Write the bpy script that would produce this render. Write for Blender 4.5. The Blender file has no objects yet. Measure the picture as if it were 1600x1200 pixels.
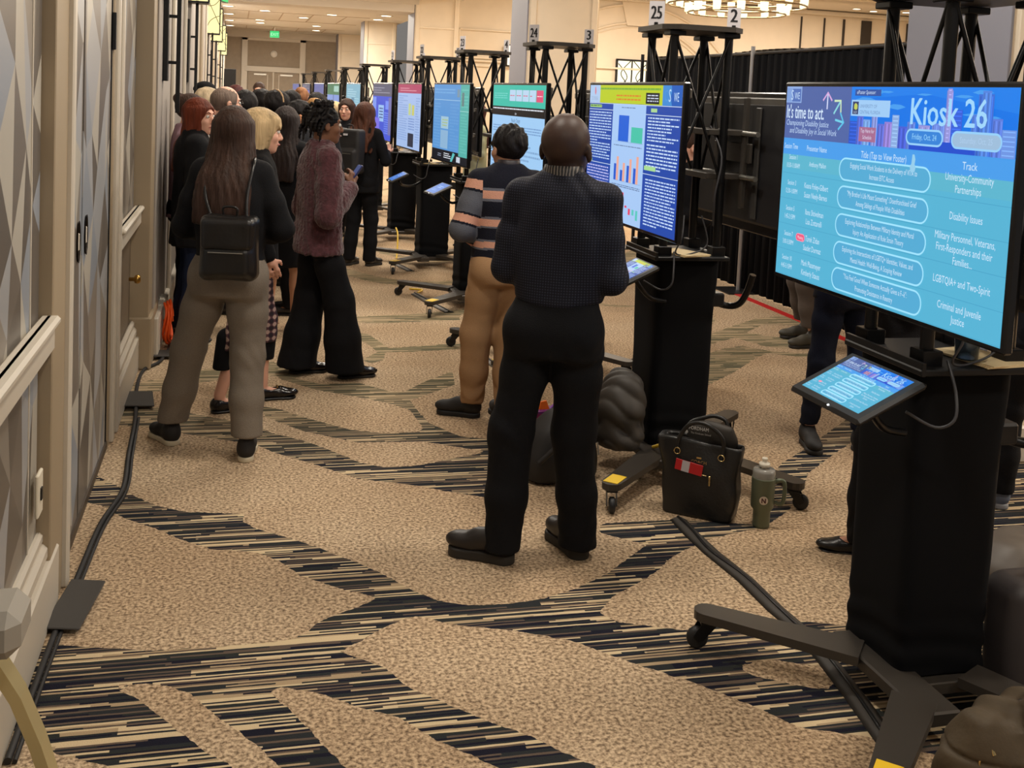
import bpy, math, random
import numpy as np
from mathutils import Vector, Matrix

S = bpy.context.scene
COL = S.collection
random.seed(7)

# ---------------------------------------------------------------- camera
def _n(v): return v/np.linalg.norm(v)
_D = _n(np.array([-1000., 21700., 1690.]))
_Y = _n(np.array([-430., -150., 1690.])); _Y = _n(_Y-_D*(_Y@_D)); _X = np.cross(_D, _Y)
cam_data = bpy.data.cameras.new('camera')
cam = bpy.data.objects.new('camera', cam_data); COL.objects.link(cam)
cam_data.sensor_width = 36.0
cam_data.lens = 36.0*1690/1600
cam_data.shift_y = -(600-283)/1600
cam_data.clip_start = 0.05; cam_data.clip_end = 200
r_ = Vector((_X[0], _Y[0], -_D[0])); d_ = Vector((_X[1], _Y[1], -_D[1])); f_ = Vector((_X[2], _Y[2], -_D[2]))
cam.matrix_world = Matrix(((r_.x, -d_.x, -f_.x, 0), (r_.y, -d_.y, -f_.y, 0), (r_.z, -d_.z, -f_.z, 1.85), (0, 0, 0, 1)))
S.camera = cam

# ---------------------------------------------------------------- world, exposure, room lights
W = bpy.data.worlds.new('world'); S.world = W; W.use_nodes = True
W.node_tree.nodes['Background'].inputs[0].default_value = (1.0, 0.93, 0.86, 1)
W.node_tree.nodes['Background'].inputs[1].default_value = 0.16
S.view_settings.view_transform = 'Standard'
S.view_settings.look = 'None'
S.view_settings.exposure = 0.30
S.view_settings.gamma = 1.0
S.view_settings.use_curve_mapping = False
CEIL = 4.05
WARM = (1.0, 0.92, 0.80)
def lamp(loc, power, size=0.5, color=WARM, spread=180, rot=(0, 0, 0)):
    l = bpy.data.lights.new('ceiling_lamp', 'AREA'); l.shape = 'DISK'; l.size = size
    l.energy = power; l.color = color; l.spread = math.radians(spread)
    o = bpy.data.objects.new('ceiling_lamp', l); COL.objects.link(o); o.location = loc; o.rotation_euler = rot
    return o
for yy, pw in ((0.5, 55), (4.3, 60), (8.5, 70), (12.7, 75), (17, 80), (21.5, 80), (27.5, 80), (33, 90), (39.5, 90)):
    for xx in (0.75, 2.7):
        lamp((xx, yy, CEIL-0.06), pw*(0.66 if yy < 10 else 0.80 if yy < 20 else 1.5 if yy < 30 else 2.4), 0.45)
for yy in (3, 9.5, 17, 23.5):
    for xx in (8.5, 14):
        lamp((xx, yy, 4.6), 230, 1.4, (1.0, 0.91, 0.78))

# ---------------------------------------------------------------- materials
def lin(c):
    return tuple(((x/255.)/12.92 if x/255. <= 0.04045 else ((x/255.+0.055)/1.055)**2.4) for x in c[:3])+(1.0,)
MATS = {}
def mat(name, color=(128, 128, 128), rough=0.6, metal=0.0, bump=None, emit=None, spec=0.5, noise=None, coat=0, trans=0, sheen=0):
    if name in MATS: return MATS[name]
    m = bpy.data.materials.new(name); m.use_nodes = True; MATS[name] = m
    nt = m.node_tree; b = nt.nodes['Principled BSDF']
    b.inputs['Base Color'].default_value = lin(color); b.inputs['Roughness'].default_value = rough
    b.inputs['Metallic'].default_value = metal; b.inputs['Specular IOR Level'].default_value = spec
    if coat: b.inputs['Coat Weight'].default_value = coat
    if trans: b.inputs['Transmission Weight'].default_value = trans
    if sheen: b.inputs['Sheen Weight'].default_value = sheen
    if emit:
        b.inputs['Base Color'].default_value = (0.01, 0.01, 0.01, 1); b.inputs['Emission Color'].default_value = lin(color)
        b.inputs['Emission Strength'].default_value = emit
    if noise or bump:
        tc = nt.nodes.new('ShaderNodeTexCoord')
    if noise:      # (scale, amount 0..1, stretch (x,y,z)) : two-tone mottling of the material itself
        mp = nt.nodes.new('ShaderNodeMapping'); mp.inputs['Scale'].default_value = noise[2] if len(noise) > 2 else (1, 1, 1)
        nt.links.new(tc.outputs['Object'], mp.inputs['Vector'])
        nz = nt.nodes.new('ShaderNodeTexNoise'); nz.inputs['Scale'].default_value = noise[0]; nz.inputs['Detail'].default_value = 4
        nt.links.new(mp.outputs[0], nz.inputs['Vector'])
        cr = nt.nodes.new('ShaderNodeValToRGB'); c = lin(color); a = noise[1]
        cr.color_ramp.elements[0].position = 0.3; cr.color_ramp.elements[1].position = 0.7
        cr.color_ramp.elements[0].color = tuple(x*(1-a) for x in c[:3])+(1,)
        cr.color_ramp.elements[1].color = tuple(min(1, x*(1+a)) for x in c[:3])+(1,)
        nt.links.new(nz.outputs[0], cr.inputs[0]); nt.links.new(cr.outputs[0], b.inputs['Base Color'])
    if bump:       # (scale, strength, stretch)
        mp2 = nt.nodes.new('ShaderNodeMapping'); mp2.inputs['Scale'].default_value = bump[2] if len(bump) > 2 else (1, 1, 1)
        nt.links.new(tc.outputs['Object'], mp2.inputs['Vector'])
        n2 = nt.nodes.new('ShaderNodeTexNoise'); n2.inputs['Scale'].default_value = bump[0]; n2.inputs['Detail'].default_value = 3
        nt.links.new(mp2.outputs[0], n2.inputs['Vector'])
        bp = nt.nodes.new('ShaderNodeBump'); bp.inputs['Strength'].default_value = bump[1]; bp.inputs['Distance'].default_value = 0.01
        nt.links.new(n2.outputs[0], bp.inputs['Height']); nt.links.new(bp.outputs[0], b.inputs['Normal'])
    return m

def emis(c, s=1.0):
    n = 'glow_%d_%d_%d_%d' % (c[0], c[1], c[2], int(s*100))
    if n in MATS: return MATS[n]
    m = bpy.data.materials.new(n); m.use_nodes = True; MATS[n] = m
    b = m.node_tree.nodes['Principled BSDF']; b.inputs['Base Color'].default_value = (0.02, 0.02, 0.02, 1)
    b.inputs['Roughness'].default_value = 0.4; b.inputs['Specular IOR Level'].default_value = 0.12; b.inputs['Emission Color'].default_value = lin(c); b.inputs['Emission Strength'].default_value = s
    return m

# ---------------------------------------------------------------- object helpers
def tag(o, label=None, cat=None, group=None, kind=None):
    if label: o['label'] = label
    if cat: o['category'] = cat
    if group: o['group'] = group
    if kind: o['kind'] = kind
    return o
def thing(name, label, cat, loc=(0, 0, 0), rz=0.0, group=None):
    o = bpy.data.objects.new(name, None); COL.objects.link(o); o.empty_display_size = 0.05
    o.location = loc; o.rotation_euler = (0, 0, rz)
    return tag(o, label, cat, group)
class MB:
    """collects shapes, builds ONE mesh"""
    def __init__(s): s.v = []; s.f = []; s.m = []; s.sm = []; s.mats = []
    def mi(s, m):
        if m not in s.mats: s.mats.append(m)
        return s.mats.index(m)
    def add(s, vs, fs, m=None, smooth=False, M=None):
        b = len(s.v)
        if M is not None: vs = [tuple(M @ Vector(v)) for v in vs]
        s.v += [tuple(v) for v in vs]; k = s.mi(m) if m else 0
        for f in fs: s.f.append([b+i for i in f]); s.m.append(k); s.sm.append(smooth)
        return s
    def box(s, c, d, m=None, bev=0.0, M=None):
        x, y, z = d[0]/2, d[1]/2, d[2]/2
        if bev <= 0:
            vs = [(c[0]+i*x, c[1]+j*y, c[2]+k*z) for i in (-1, 1) for j in (-1, 1) for k in (-1, 1)]
            fs = [(0, 1, 3, 2), (4, 6, 7, 5), (0, 4, 5, 1), (2, 3, 7, 6), (0, 2, 6, 4), (1, 5, 7, 3)]
            return s.add(vs, fs, m, False, M)
        b = min(bev, x*.9, y*.9, z*.9)
        vs = []; idx = {}
        for i in (-1, 1):
            for j in (-1, 1):
                for k in (-1, 1):
                    for ax in range(3):
                        p = [i*(x-b), j*(y-b), k*(z-b)]
                        p[ax] = (i*x, j*y, k*z)[ax]
                        idx[(i, j, k, ax)] = len(vs); vs.append((c[0]+p[0], c[1]+p[1], c[2]+p[2]))
        fs = []
        for sg in (-1, 1):
            for ax in range(3):
                o = [a for a in range(3) if a != ax]
                q = []
                for (p, r) in ((-1, -1), (1, -1), (1, 1), (-1, 1)):
                    t = [0, 0, 0]; t[ax] = sg; t[o[0]] = p; t[o[1]] = r; q.append(idx[tuple(t)+(ax,)])
                if (sg < 0) != (ax == 1): q = q[::-1]
                fs.append(q)
        for ax in range(3):      # edges along ax
            o = [a for a in range(3) if a != ax]
            for p in (-1, 1):
                for r in (-1, 1):
                    t0 = [0, 0, 0]; t0[o[0]] = p; t0[o[1]] = r; t1 = list(t0); t0[ax] = -1; t1[ax] = 1
                    q = [idx[tuple(t0)+(o[0],)], idx[tuple(t1)+(o[0],)], idx[tuple(t1)+(o[1],)], idx[tuple(t0)+(o[1],)]]
                    if (p*r > 0) != (ax == 1): q = q[::-1]
                    fs.append(q)
        for i in (-1, 1):
            for j in (-1, 1):
                for k in (-1, 1):
                    q = [idx[(i, j, k, 0)], idx[(i, j, k, 1)], idx[(i, j, k, 2)]]
                    if i*j*k < 0: q = q[::-1]
                    fs.append(q)
        return s.add(vs, fs, m, False, M)
    def tube(s, pts, r, m=None, n=10, cap=True, M=None):
        P = [Vector(p) for p in pts]
        if not isinstance(r, (list, tuple)) and 3 <= len(P) <= 12:      # Catmull-Rom smoothing of short hand-set paths
            Q = []
            for i in range(len(P)-1):
                a, b, c, d = P[max(i-1, 0)], P[i], P[i+1], P[min(i+2, len(P)-1)]
                for j in range(5):
                    u = j/5; Q.append(.5*((2*b)+(c-a)*u+(2*a-5*b+4*c-d)*u*u+(3*b-a-3*c+d)*u**3))
            P = Q+[P[-1]]
        R = r if isinstance(r, (list, tuple)) else [r]*len(P)
        vs = []; fs = []; up = None
        for i, p in enumerate(P):
            t = (P[min(i+1, len(P)-1)]-P[max(i-1, 0)]).normalized()
            if up is None:
                up = t.orthogonal().normalized()
            up = (up-t*up.dot(t)).normalized(); sd = t.cross(up)
            for k in range(n):
                a = 2*math.pi*k/n
                vs.append(p+(up*math.cos(a)+sd*math.sin(a))*R[i])
        for i in range(len(P)-1):
            for k in range(n):
                fs.append((i*n+k, i*n+(k+1) % n, (i+1)*n+(k+1) % n, (i+1)*n+k))
        s.add(vs, fs, m, True, M)
        if cap:
            s.add([vs[k] for k in range(n)][::-1], [tuple(range(n))], m, False, M)
            s.add([vs[(len(P)-1)*n+k] for k in range(n)], [tuple(range(n))], m, False, M)
        return s
    def prism(s, poly, z0, z1, m=None, M=None):      # polygon (ccw) in XY extruded along Z
        n = len(poly)
        vs = [(x, y, z0) for x, y in poly]+[(x, y, z1) for x, y in poly]
        fs = [tuple(range(n))[::-1], tuple(range(n, 2*n))]+[(i, (i+1) % n, n+(i+1) % n, n+i) for i in range(n)]
        return s.add(vs, fs, m, False, M)
    def lathe(s, prof, m=None, n=24, M=None, smooth=True):
        vs = []; fs = []
        for r, z in prof:
            for k in range(n):
                a = 2*math.pi*k/n; vs.append((r*math.cos(a), r*math.sin(a), z))
        for i in range(len(prof)-1):
            for k in range(n): fs.append((i*n+k, i*n+(k+1) % n, (i+1)*n+(k+1) % n, (i+1)*n+k))
        return s.add(vs, fs, m, smooth, M)
    def build(s, name, m=None, parent=None, loc=None):
        me = bpy.data.meshes.new(name); me.from_pydata(s.v, [], s.f)
        if m and not s.mats: s.mats = [m]
        elif m and s.mats == []: s.mats = [m]
        for x in s.mats: me.materials.append(x)
        if len(s.mats) > 1: me.polygons.foreach_set('material_index', s.m)
        me.polygons.foreach_set('use_smooth', s.sm)
        me.update()
        o = bpy.data.objects.new(name, me); COL.objects.link(o)
        if parent: o.parent = parent
        if loc: o.location = loc
        return o
def copy_tree(o, parent=None):
    c = o.copy(); COL.objects.link(c); c.parent = parent
    for ch in list(o.children): copy_tree(ch, c)
    return c
def structure(mb, name, m=None):
    return tag(mb.build(name, m), kind='structure')
def Rz(a): return Matrix.Rotation(a, 4, 'Z')
def T(x, y, z): return Matrix.Translation((x, y, z))

# text as flat mesh
_tc = bpy.data.curves.new('writing', 'FONT'); _to = bpy.data.objects.new('writing', _tc); COL.objects.link(_to)
_tc.resolution_u = 2
def text_mesh(body, size, align='LEFT'):
    _tc.body = body; _tc.size = size; _tc.align_x = align
    dg = bpy.context.evaluated_depsgraph_get(); dg.update()
    me = bpy.data.meshes.new_from_object(_to.evaluated_get(dg), depsgraph=dg)
    vs = [tuple(v.co) for v in me.vertices]; fs = [tuple(p.vertices) for p in me.polygons]
    bpy.data.meshes.remove(me)
    return vs, fs
def panel(w, h, items, M, mb=None, step=0.000015, strength=1.0, base=0.0, glow=True):
    """flat picture w x h; u right, v down from the top left corner, in fractions; M maps (x right, y up, z out)."""
    mb = mb or MB(); z = base
    mk = (lambda c: emis(c, strength*.81)) if glow else (lambda c: mat('print_%d_%d_%d' % tuple(c[:3]), c, 0.6))
    for it in items:
        z += step; k = it[0]
        if k == 'r':
            _, x0, y0, x1, y1, c = it
            vs = [(x0*w, -y1*h, z), (x1*w, -y1*h, z), (x1*w, -y0*h, z), (x0*w, -y0*h, z)]
            mb.add(vs, [(0, 1, 2, 3)], mk(c), False, M)
        elif k == 'p':
            _, pts, c = it
            mb.add([(x*w, -y*h, z) for x, y in pts], [tuple(range(len(pts)))], mk(c), False, M)
        elif k == 'rr':      # rounded box, filled c, rim c2
            _, x0, y0, x1, y1, c, c2, t = it
            for kk, (cc, e) in enumerate(((c2, 0), (c, t))):
                if cc is None: continue
                z += step*kk
                X0, X1, Y0, Y1 = x0*w+e, x1*w-e, y0*h+e, y1*h-e; r = min((Y1-Y0)/2, (X1-X0)/2)*0.98
                pts = []
                for cx_, cy_, a0 in ((X1-r, Y0+r, 0), (X0+r, Y0+r, 90), (X0+r, Y1-r, 180), (X1-r, Y1-r, 270)):
                    for a in range(0, 91, 15):
                        an = math.radians(a0+a); pts.append((cx_+r*math.cos(an), -cy_+r*math.sin(an), z))
                mb.add(pts, [tuple(range(len(pts)))], mk(cc), False, M)
        elif k == 't':
            _, x, y, size, body, c = it[:6]; al = it[6] if len(it) > 6 else 'LEFT'; sx = it[7] if len(it) > 7 else 1.0; dsl = it[8] if len(it) > 8 else 0
            vs, fs = text_mesh(body, size*h, al)
            mb.add([(x*w+vx*sx+vy*dsl, -y*h+vy, z) for vx, vy, _z in vs], fs, mk(c), False, M)
        elif k == 'lines':   # rows of small illegible print
            _, x0, y0, x1, y1, n, c = it[:7]; rnd = random.Random(int(x0*1000+y0*77+n))
            vs = []; fs = []
            for i in range(n):
                yy = y0+(y1-y0)*(i+.2)/n; hh = (y1-y0)/n*.42; x = x0
                end = x1 if rnd.random() < .8 else x0+(x1-x0)*rnd.uniform(.4, .9)
                while x < end-0.005:
                    ww = rnd.uniform(.010, .045); xe = min(x+ww, end)
                    b = len(vs); vs += [(x*w, -(yy+hh)*h, z), (xe*w, -(yy+hh)*h, z), (xe*w, -yy*h, z), (x*w, -yy*h, z)]
                    fs.append((b, b+1, b+2, b+3)); x = xe+0.006
            mb.add(vs, fs, mk(c), False, M)
    return mb

# ---------------------------------------------------------------- SDF modelling (for bodies, clothes and bags)
def smin(a, b, k):
    if k <= 0: return np.minimum(a, b)
    h = np.maximum(k-np.abs(a-b), 0)/k
    return np.minimum(a, b)-h*h*k*0.25
def smax(a, b, k): return -smin(-a, -b, k)
class Sdf:
    def __init__(s): s.pr = []
    def _a(s, fn, lo, hi, k, op): s.pr.append((fn, np.array(lo, float), np.array(hi, float), k, op)); return s
    def cone(s, a, b, ra, rb, k=0.02, op='+'):
        a = np.array(a, float); b = np.array(b, float); ab = b-a; L = max(ab@ab, 1e-9); rm = max(ra, rb)
        def fn(P):
            t = np.clip(((P-a)@ab)/L, 0, 1)
            return np.linalg.norm(P-a-t[..., None]*ab, axis=-1)-(ra+(rb-ra)*t)
        return s._a(fn, np.minimum(a, b)-rm, np.maximum(a, b)+rm, k, op)
    def chain(s, pts, rs, k=0.02, op='+'):
        for i in range(len(pts)-1): s.cone(pts[i], pts[i+1], rs[i], rs[i+1], k, op)
        return s
    def ell(s, c, r, k=0.02, op='+', R=None):
        c = np.array(c, float); r = np.array(r, float); R = None if R is None else np.array(R, float)
        def fn(P):
            q = P-c
            if R is not None: q = q@R
            k0 = np.linalg.norm(q/r, axis=-1); k1 = np.linalg.norm(q/(r*r), axis=-1)
            return k0*(k0-1)/np.maximum(k1, 1e-6)
        e = r if R is None else np.full(3, r.max())
        return s._a(fn, c-e, c+e, k, op)
    def box(s, c, hd, rad=0.01, k=0.02, op='+', R=None):
        c = np.array(c, float); hd = np.array(hd, float)-rad; R = None if R is None else np.array(R, float)
        def fn(P):
            q = P-c
            if R is not None: q = q@R
            q = np.abs(q)-hd
            return np.linalg.norm(np.maximum(q, 0), axis=-1)+np.minimum(q.max(-1), 0)-rad
        e = hd+rad if R is None else np.full(3, np.linalg.norm(hd)+rad)
        return s._a(fn, c-e, c+e, k, op)
    def loft(s, st, k=0.02, op='+', p=2.0, rnd=0.01):   # st rows: z, cx, cy, rx, ry
        st = np.array(sorted(st), float); z = st[:, 0]
        zz = np.linspace(z[0], z[-1], 60)
        def sm(c):
            v = np.interp(zz, z, c); w = max(1, 60//(2*len(z)))
            vp = np.pad(v, w, mode='edge'); return np.convolve(vp, np.ones(2*w+1)/(2*w+1), 'valid')
        tb = [sm(st[:, i]) for i in (1, 2, 3, 4)]
        def fn(P):
            zq = P[..., 2]; cx, cy, rx, ry = [np.interp(zq, zz, t) for t in tb]
            q = (np.abs((P[..., 0]-cx)/rx)**p+np.abs((P[..., 1]-cy)/ry)**p)**(1/p)
            d = (q-1)*np.minimum(rx, ry)
            return smax(d, np.maximum(z[0]-zq, zq-z[-1]), rnd)
        lo = [(st[:, 1]-st[:, 3]).min(), (st[:, 2]-st[:, 4]).min(), z[0]]; hi = [(st[:, 1]+st[:, 3]).max(), (st[:, 2]+st[:, 4]).max(), z[-1]]
        return s._a(fn, lo, hi, k, op)
    def half(s, p, n, k=0.005):     # keep the side the normal points away from
        p = np.array(p, float); n = _n(np.array(n, float))
        return s._a(lambda P: (P-p)@n, None, None, k, 'clip')
    def mesh(s, h, post=None):
        los = np.array([q[1] for q in s.pr if q[4] == '+']); his = np.array([q[2] for q in s.pr if q[4] == '+'])
        km = max(q[3] for q in s.pr)+3*h+0.012
        lo = los.min(0)-km; hi = his.max(0)+km
        n = np.ceil((hi-lo)/h).astype(int)+1
        ax = [(lo[i]+h*np.arange(n[i])).astype(np.float32) for i in range(3)]
        V = np.full(n, 0.3, np.float32)
        for fn, a, b, k, op in s.pr:
            if op == 'clip': sl = (slice(None),)*3
            else:
                i0 = np.clip(np.floor((a-k-3*h-0.012-lo)/h).astype(int), 0, n); i1 = np.clip(np.ceil((b+k+3*h+0.012-lo)/h).astype(int)+1, 0, n)
                sl = tuple(slice(i0[i], i1[i]) for i in range(3))
            if any(x.stop is not None and x.stop <= x.start for x in sl): continue
            g = np.stack(np.meshgrid(*[ax[i][sl[i]] for i in range(3)], indexing='ij'), -1)
            d = fn(g).astype(np.float32)
            if op == '+': V[sl] = smin(V[sl], d, k)
            else: V[sl] = smax(V[sl], d if op == 'clip' else -d, k)
        if post:
            m = np.abs(V) < 0.05; ii = np.argwhere(m)
            P = lo+ii*h; V[m] -= post(P).astype(np.float32)
        for sl in ((0,), (-1,)):
            V[sl[0], :, :] = .3; V[:, sl[0], :] = .3; V[:, :, sl[0]] = .3
        return surfnets(V, lo, h)
def surfnets(V, lo, h):
    S_ = V < 0
    nx, ny, nz = V.shape
    acc = np.zeros((nx-1, ny-1, nz-1, 3), np.float32); cnt = np.zeros((nx-1, ny-1, nz-1), np.float32)
    quads = []
    eds = []
    for a in range(3):
        s0 = [slice(None)]*3; s1 = [slice(None)]*3; s0[a] = slice(0, -1); s1[a] = slice(1, None)
        A = S_[tuple(s0)]; B = S_[tuple(s1)]
        idx = np.argwhere(A != B)
        va = V[tuple(s0)][tuple(idx.T)]; vb = V[tuple(s1)][tuple(idx.T)]
        t = va/(va-vb); p = idx.astype(np.float32); p[:, a] += t
        b, c = [x for x in range(3) if x != a]
        for db in (0, 1):
            for dc in (0, 1):
                q = idx.copy(); q[:, b] -= db; q[:, c] -= dc
                ok = (q >= 0).all(1) & (q[:, 0] < nx-1) & (q[:, 1] < ny-1) & (q[:, 2] < nz-1)
                np.add.at(acc, tuple(q[ok].T), p[ok]); np.add.at(cnt, tuple(q[ok].T), 1)
        eds.append((a, b, c, idx, A[tuple(idx.T)]))
    ids = np.full(cnt.shape, -1, np.int64); m = cnt > 0; ids[m] = np.arange(m.sum())
    verts = acc[m]/cnt[m][:, None]*h+lo
    for a, b, c, idx, inside in eds:
        ok = (idx[:, b] > 0) & (idx[:, c] > 0) & (idx[:, b] < V.shape[b]-1) & (idx[:, c] < V.shape[c]-1)
        i = idx[ok]; ins = inside[ok]
        def cell(db, dc):
            q = i.copy(); q[:, b] -= db; q[:, c] -= dc; return ids[tuple(q.T)]
        q = np.stack([cell(0, 0), cell(1, 0), cell(1, 1), cell(0, 1)], 1)
        flip = ins if a == 1 else ~ins
        # orientation: outward when solid side is at the lower index
        q[~flip] = q[~flip]
        qq = q.copy(); qq[flip] = q[flip][:, ::-1]
        quads.append(qq)
    return verts, np.concatenate(quads)
def mesh_obj(name, vf, mats, parent=None, face_mat=None, smooth=True):
    v, q = vf
    me = bpy.data.meshes.new(name)
    me.vertices.add(len(v)); me.vertices.foreach_set('co', v.astype(np.float32).ravel())
    me.loops.add(q.size); me.loops.foreach_set('vertex_index', q.ravel().astype(np.int32))
    me.polygons.add(len(q)); me.polygons.foreach_set('loop_start', np.arange(0, q.size, 4, dtype=np.int32))
    if not isinstance(mats, (list, tuple)): mats = [mats]
    for m in mats: me.materials.append(m)
    me.update(calc_edges=True)
    if face_mat is not None:
        fc = v[q].mean(1); me.polygons.foreach_set('material_index', face_mat(fc).astype(np.int32))
    me.polygons.foreach_set('use_smooth', np.full(len(q), smooth))
    me.validate()
    o = bpy.data.objects.new(name, me); COL.objects.link(o)
    if parent: o.parent = parent
    return o
def wob(P, s=1.0, seed=0.0):      # cheap smooth noise in -1..1
    x, y, z = P[:, 0]*s+seed, P[:, 1]*s-seed*.7, P[:, 2]*s+seed*1.3
    return (np.sin(17*x+3*np.sin(11*z+2*y))*np.sin(13*y+2.5*np.sin(9*x))+np.sin(21*z+4*np.sin(7*x+5*y)))*0.5
def rot3(yaw=0, pitch=0, roll=0):
    return np.array((Matrix.Rotation(yaw, 3, 'Z') @ Matrix.Rotation(pitch, 3, 'X') @ Matrix.Rotation(roll, 3, 'Y')))
# ================================================================ ROOM
# ---- floor with its woven pattern
FLOOR_SHAPES = [(1,[(-1.318,3.867),(-0.603,3.676),(-0.5,3.638),(-0.216,3.554),(0.006,3.547),(0.171,3.55),(0.257,3.571),(0.328,3.673),(0.47,3.756),(0.552,3.819),(0.438,3.893),(0.283,4.035),(0.216,4.171),(0.121,4.274),(-0.052,4.329),(-0.18,4.448),(-0.288,4.574),(-0.427,4.71),(-0.519,4.852),(-0.662,4.945),(-0.688,5.333),(-0.624,5.282),(-0.492,5.097),(-0.396,4.949),(-0.292,4.822),(-0.168,4.732),(0.079,4.678),(0.073,4.593),(0.125,4.511),(0.251,4.4),(0.349,4.303),(0.509,4.116),(0.574,4.031),(0.693,3.839),(0.773,3.749),(0.882,3.702),(1.025,3.695),(1.153,3.716),(1.312,3.782),(1.465,3.888),(1.606,4.017),(1.725,4.127),(1.663,4.169),(1.555,4.272),(1.602,4.364),(1.78,4.362),(1.962,4.359),(2.287,4.256),(2.521,4.618),(2.808,4.995),(3.086,5.222),(3.692,5.757),(4.16,5.99),(4.506,5.816),(5.866,5.688),(2.024,1.827),(-0.815,2.385)]),(-1,[(1.32,3.579),(1.365,3.499),(1.582,3.404),(1.786,3.418),(2.033,3.403),(2.202,3.338),(2.422,3.199),(2.773,3.494),(3.156,3.858),(3.475,4.248),(3.918,4.716),(3.988,5.122),(3.48,5.347),(3.162,5.086),(2.878,4.841),(2.736,4.633),(2.51,4.376),(2.299,4.219),(2.161,4.188),(1.981,4.124),(1.779,3.992),(1.679,3.885),(1.561,3.788),(1.424,3.7)]),(-1,[(0.375,3.454),(0.443,3.506),(0.541,3.593),(0.652,3.659),(0.695,3.638),(0.764,3.58),(0.976,3.501),(1.036,3.468),(1.174,3.388),(1.256,3.293),(1.337,3.205),(1.466,3.084),(1.593,2.931),(1.689,2.786),(1.86,2.713),(2.069,2.55),(1.875,2.052),(1.111,2.198),(1.058,2.672),(0.947,2.795),(0.878,2.886),(0.83,2.927),(0.782,2.968),(0.67,3.09),(0.569,3.197),(0.507,3.334)]),(-1,[(1.657,3.151),(1.784,3.172),(1.953,3.09),(1.964,3.02),(1.884,2.963),(1.791,3.01),(1.689,3.078)]),(-1,[(-0.337,3.369),(-0.202,3.353),(-0.159,3.332),(-0.085,3.272),(-0.008,3.138),(0.091,2.993),(0.165,2.861),(0.207,2.691),(0.095,2.712),(0.03,2.9),(-0.039,2.971),(-0.132,3.111),(-0.232,3.262)]),(-1,[(0.138,3.252),(0.181,3.27),(0.294,3.215),(0.402,3.119),(0.508,3.049),(0.6,2.919),(0.75,2.756),(0.845,2.574),(0.417,2.653),(0.336,2.831),(0.291,2.927),(0.212,3.117)]),(-1,[(-0.772,3.337),(-0.605,3.187),(-0.525,3.117),(-0.456,3.045),(-0.271,2.94),(-0.128,2.753),(-0.635,2.749)]),(1,[(3.459,4.25),(3.759,4.332),(4.155,4.157),(3.296,3.254),(2.898,3.291),(2.667,3.278)]),(1,[(-0.615,6.296),(-0.377,6.324),(-0.091,6.1),(0.149,5.936),(0.213,5.805),(0.405,5.623),(0.524,5.456),(0.635,5.278),(0.751,5.189),(0.911,5.189),(1.087,5.264),(1.345,5.364),(1.589,5.495),(1.639,5.18),(1.351,4.981),(1.294,5.078),(1.251,4.993),(1.309,4.813),(1.245,4.683),(1.003,4.827),(0.84,4.939),(0.61,5.045),(0.5,5.173),(0.385,5.307),(0.235,5.459),(0.143,5.6),(-0.215,5.817),(-0.385,5.945),(-0.584,5.999)]),(1,[(0.173,6.299),(0.296,6.211),(0.414,6.051),(0.656,5.793),(0.821,5.719),(0.997,5.723),(1.048,5.775),(1.027,6.142),(0.932,6.269),(0.749,6.435),(0.52,6.61),(0.311,6.881),(0.287,6.992),(0.553,6.74),(0.794,6.751),(0.968,6.53),(1.054,6.522),(1.21,6.734),(1.449,6.989),(1.4,6.657),(1.056,6.326),(1.095,5.876),(1.223,5.621),(1.455,5.531),(1.431,5.406),(1.309,5.357),(1.187,5.443),(1.012,5.557),(0.658,5.585),(0.399,5.797),(0.203,6.072)]),(1,[(0.902,8.195),(1.016,8.124),(1.078,7.846),(1.11,7.664),(1.603,7.778),(1.869,7.805),(1.827,7.624),(1.568,7.599),(1.244,7.54),(1.071,7.55),(1.033,7.33),(0.933,7.23),(0.88,7.34),(1.017,7.553),(0.977,7.79),(0.925,7.957)]),(1,[(0.941,8.837),(1.788,8.92),(1.888,8.864),(1.836,8.608),(1.188,8.507),(0.912,8.54)]),(1,[(1.024,9.674),(1.424,9.431),(1.852,9.251),(1.825,9.11),(1.28,9.204),(1.001,9.436)]),(1,[(-0.577,6.83),(-0.381,6.964),(-0.115,7.183),(0.256,7.327),(0.457,7.143),(0.444,6.902),(0.166,7.001),(-0.22,6.802),(-0.468,6.609),(-0.558,6.617)]),(1,[(4.09,9.008),(4.836,9.553),(4.891,9.39),(4.248,8.804),(3.917,8.286),(3.648,8.007)]),(1,[(3.57,7.829),(4.172,8.327),(4.479,8.578),(4.811,8.733),(5.191,8.502),(5.251,8.287),(4.675,8.308),(4.407,8.318),(4.116,8.034),(4.255,7.91),(4.419,7.787),(4.463,7.563),(4.163,7.472),(4.031,7.586),(3.943,7.856),(3.708,7.711),(3.37,7.375)]),(1,[(3.288,7.223),(3.663,7.501),(3.871,7.595),(3.999,7.419),(4.395,7.253),(4.316,7.119),(3.958,7.34),(3.776,7.193),(3.452,6.845),(3.036,6.463),(2.886,6.308)])]
def poly_sd(px, py, poly):
    P = np.array(poly); n = len(P); d = np.full(px.shape, 1e9); ins = np.zeros(px.shape, bool)
    for i in range(n):
        ax, ay = P[i]; bx, by = P[(i+1) % n]; ex, ey = bx-ax, by-ay
        wx, wy = px-ax, py-ay
        t = np.clip((wx*ex+wy*ey)/max(ex*ex+ey*ey, 1e-12), 0, 1)
        d = np.minimum(d, (wx-ex*t)**2+(wy-ey*t)**2)
        c = ((ay <= py) != (by <= py))
        if abs(ey) > 1e-12: ins ^= c & (px < ax+ex*(py-ay)/ey)
    d = np.sqrt(d); return np.where(ins, -d, d)
gx = np.concatenate([np.arange(-1.2, 5.3, 0.03), np.linspace(5.3, 20, 40)])
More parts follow.
